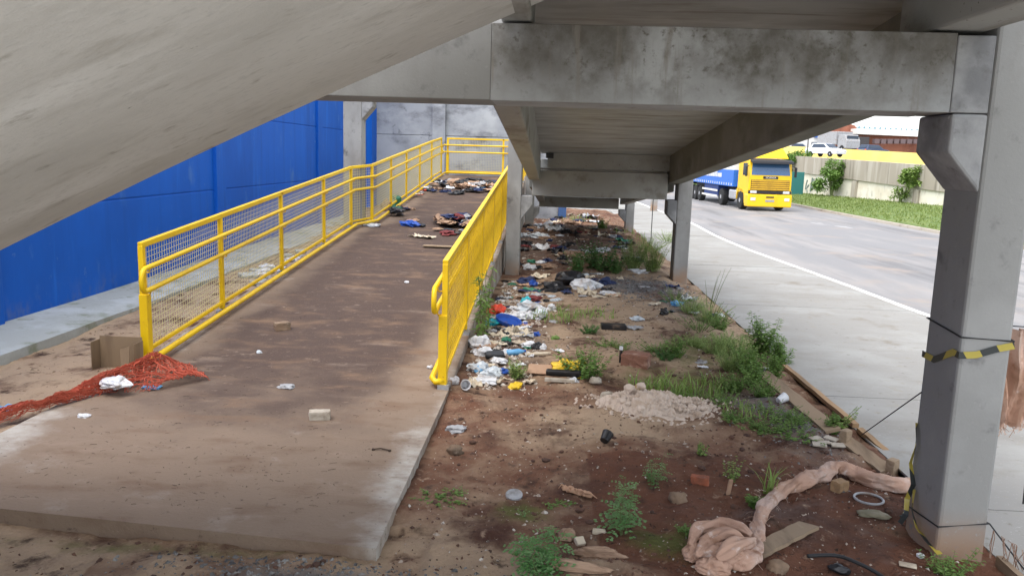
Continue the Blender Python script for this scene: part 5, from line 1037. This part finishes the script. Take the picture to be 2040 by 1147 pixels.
def litter(n, place, s0, s1, where, g, dark=False):
    for _ in range(n):
        k = g.choices(kk, [a * c for a, c in zip(ww, DARK)] if dark else ww)[0]; cat, lab, _w = KINDS[k]; p = place(g); s_ = g.uniform(s0, s1); b = MB()
        if cat in ('paper', 'cardboard') or (cat in ('bag', 'wrapper', 'rag') and g.random() < .3): sheet(b, p, s_ * g.uniform(.8, 1.4), s_ * g.uniform(.6, 1.1), g.uniform(0, 99), g.uniform(0, 6), g.uniform(.12, .4), 8)
        else: lump(b, p, s_ * g.uniform(.45, .75), s_ * g.uniform(.35, .6), s_ * g.uniform(.10, .28), g.uniform(0, 99), g.uniform(.4, .65), g.uniform(1.5, 2.3), 3, g.uniform(0, 6), g.uniform(.2, .45))
        nm = {'bag': 'plastic_bag', 'rag': 'dusty_rag', 'paper': 'paper_sheet', 'cardboard': 'cardboard_piece', 'wrapper': 'plastic_wrapper'}[cat]
        tag(b.build(nm, M[k]), lab + ' ' + where, cat, lab + 's ' + where)
def zw(g):
    y = g.uniform(7.0, 13.2); x = -.76 + min(1.0, abs(g.gauss(0, .36))); return Vector((x, y, gh(x, y)))
def zbk(g): x, y = g.uniform(-.5, 1.0), g.uniform(11.3, 13.9); return Vector((x, y, gh(x, y)))
def zcc_(g): y = 14.4 + 13 * g.random() ** 1.2; x = -.75 + 2.6 * g.random() ** 1.15; return Vector((x, y, gh(x, y)))
def zp(g): x = g.uniform(1.0, 2.3); y = g.uniform(9.3, 14.2); return Vector((x, y, gh(x, y)))
gl = random.Random(31)
litter(110, zw, .05, .19, 'in the litter along the ramp wall', gl)
litter(22, zbk, .10, .26, 'on the earth before the stained column', gl)
litter(120, zcc_, .12, .40, 'in the dump under the beams', gl, True)
litter(16, zp, .08, .22, 'among weeds near the second column', gl)
def pile(cx, cy, sx, sy):
    def f(g):
        x = max(-3.3, min(-1.0, cx + g.gauss(0, sx))); y = cy + g.gauss(0, sy); z = ramp_z(y) + .2 * math.exp(-((x - cx) / sx) ** 2 - ((y - cy) / sy) ** 2) * g.random(); return Vector((x, y, z))
    return f
c1 = on_ramp(905, 452); c2 = on_ramp(945, 377); c3 = on_ramp(793, 425); c4 = on_ramp(880, 372); c5 = on_ramp(845, 385)
litter(34, pile(c1.x, c1.y, .32, .5), .14, .42, 'in the nearer rubbish pile on the ramp', gl, True)
litter(44, pile(c2.x, c2.y, .5, .8), .2, .55, 'in the farther rubbish pile on the ramp', gl, True)
litter(12, pile(c3.x, c3.y, .16, .4), .10, .28, 'in the rubbish against the left railing', gl, True)
litter(12, pile(c4.x, c4.y, .35, .6), .12, .32, 'in the rubbish near the top of the ramp', gl, True)
litter(9, pile(c5.x, c5.y, .2, .8), .10, .24, 'along the upper left railing', gl)
bagat(787, 410, 26, 34, 'green_p', 'dark green bag standing against the left railing', f=on_ramp); bagat(768, 420, 20, 36, 'tan', 'brown bundle leaning on the left railing', 'rag_bundle', 'rag', f=on_ramp); bagat(740, 450, 40, 8, 'clear', 'pale flat film at the jog of the left railing', 'plastic_film', 'film', f=on_ramp)
gb = random.Random(14)
for k in range(20):
    y = gb.uniform(11.5, 17); x = gb.uniform(-4.9, -4.05); s_ = gb.uniform(.1, .28); b = MB(); b.obox(Vector((x, y, gh(x, y) + .03)), s_, s_ * gb.uniform(.6, 1), .05, Matrix.Rotation(gb.uniform(0, 3), 3, 'Z') @ Matrix.Rotation(gb.uniform(-.3, .3), 3, 'X')); tag(b.build('concrete_shard', M['curb'], bevel=.008), 'pale broken concrete shard between the left railing and the blue wall', 'rubble', 'rubble behind the left railing')
for k in range(6):
    y = gb.uniform(12, 16); x = gb.uniform(-4.8, -4.1); b = MB(); lump(b, Vector((x, y, gh(x, y))), .15, .12, .06, 200 + k, .5, 2, 3, k); tag(b.build('plastic_bag', M['white']), 'white crumpled plastic bag in the rubble behind the left railing', 'bag', 'white bags behind the left railing')
# --- crumbs nobody could count
gd = random.Random(5); b = MB()
def chip(b, p, s_, g):
    a = g.uniform(0, 6.28); ca, sa = math.cos(a) * s_, math.sin(a) * s_; h = s_ * g.uniform(.15, .7); k = g.uniform(.4, .9)
    b.add([(p.x - ca, p.y - sa, p.z - .004), (p.x + sa * k, p.y - ca * k, p.z - .004), (p.x + ca, p.y + sa, p.z - .002), (p.x - sa * k, p.y + ca * k, p.z - .004), (p.x + g.uniform(-.3, .3) * s_, p.y + g.uniform(-.3, .3) * s_, p.z + h)], [(0, 1, 4), (1, 2, 4), (2, 3, 4), (3, 0, 4)])
for _ in range(2600): p = zw(gd) if gd.random() < .5 else zcc_(gd); chip(b, p, .008 + .05 * gd.random() ** 2, gd)
for _ in range(2600):
    y = 3.4 + 9 * gd.random() ** 1.6; x = gd.uniform(-.8, 2.3); chip(b, Vector((x, y, gh(x, y))), gd.uniform(.004, .014) * (1 + 1.2 * (gd.random() ** 6)), gd)
tag(b.build('litter_crumbs', M['debris']), 'small pale chips and crumbs strewn over the earth', 'crumbs', kind='stuff')
b = MB()
for q_ in range(2880):
    y, x = (3.4 + 8 * gd.random() ** 1.5, gd.uniform(-.8, 2.3)) if q_ < 2700 else (gd.uniform(3.3, 3.98), gd.uniform(-3.4, -.7)); chip(b, Vector((x, y, gh(x, y))), gd.uniform(.006, .022), gd)
for q_ in range(420):
    y, x = (3.4 + 6 * gd.random() ** 1.4, gd.uniform(-.75, 2.25)) if q_ < 385 else (gd.uniform(3.35, 3.9), gd.uniform(-3.2, -.7)); s_ = .008 + .03 * gd.random() ** 3; rock(b, Vector((x, y, gh(x, y) - .004)), s_, s_ * gd.uniform(.6, 1), s_ * .6, q_ * .7, gd.uniform(0, 6), 1)
tag(b.build('soil_crumbs', mat('soil_clod', (.12, .062, .042), [((.07, .04, .03), 9, .4, .6, 4)], .95)), 'brown clods and crumbs over the red earth', 'clods', kind='stuff')
b = MB()
for _ in range(2300):
    r_n = gd.random()
    if r_n < .5: x, y = gd.gauss(1.3, .5), gd.gauss(12.6, .65)
    elif r_n < .65: x, y = gd.gauss(1.95, .2), gd.gauss(6.3, .7)
    else: x, y = gd.gauss(-1.2, .38), gd.uniform(3.5, 3.86)
    if -.84 < x < 2.35 or y < 3.9: chip(b, Vector((x, y, gh(x, y))), gd.uniform(.008, .022) * (1 if y < 8 else 1.7), gd)
tag(b.build('gravel', M['gravel']), 'grey gravel scattered at the slab corner and before the weeds', 'gravel', kind='stuff')
b = MB()
for q_ in range(430):
    if q_ % 3 == 0: ctr = (gd.uniform(-3.3, -1.1), 4.3 + 3 * gd.random() ** 1.5)
    y = ctr[1] + gd.gauss(0, .16); x = ctr[0] + gd.gauss(0, .22)
    if q_ % 4 == 1: y = 4.25 + 5 * gd.random(); x = gd.uniform(-3.6, -1.0)
    if not (-3.7 < x < -.95 and y > 4.25): continue
    a = gd.gauss(.2, 1.1); L = .005 + .022 * gd.random() ** 2.2; z = ramp_z(y) + .002; bend = gd.uniform(-.5, .5) * L
    b.tube([(x - L * math.cos(a), y - L * math.sin(a), z), (x - bend * math.sin(a), y + bend * math.cos(a), z + .002), (x + L * math.cos(a), y + L * math.sin(a), z)], gd.uniform(.0005, .0015), 3)
    if q_ % 2: chip(b, Vector((x + gd.gauss(0, .2), y + gd.gauss(0, .15), z)) if x < -1.4 else Vector((x, y, z)), gd.uniform(.002, .007), gd)
tag(b.build('leaf_litter', M['twig']), 'tiny dark twigs and leaf bits on the slab', 'twigs', kind='stuff')
b = MB()
for _ in range(420):
    y = gd.uniform(5.5, 17); x = gd.uniform(-5.05, -3.95); chip(b, Vector((x, y, gh(x, y))), gd.uniform(.006, .03), gd)
tag(b.build('sand_crumbs', M['stone']), 'brown crumbs on the sand beside the blue wall', 'crumbs', kind='stuff')
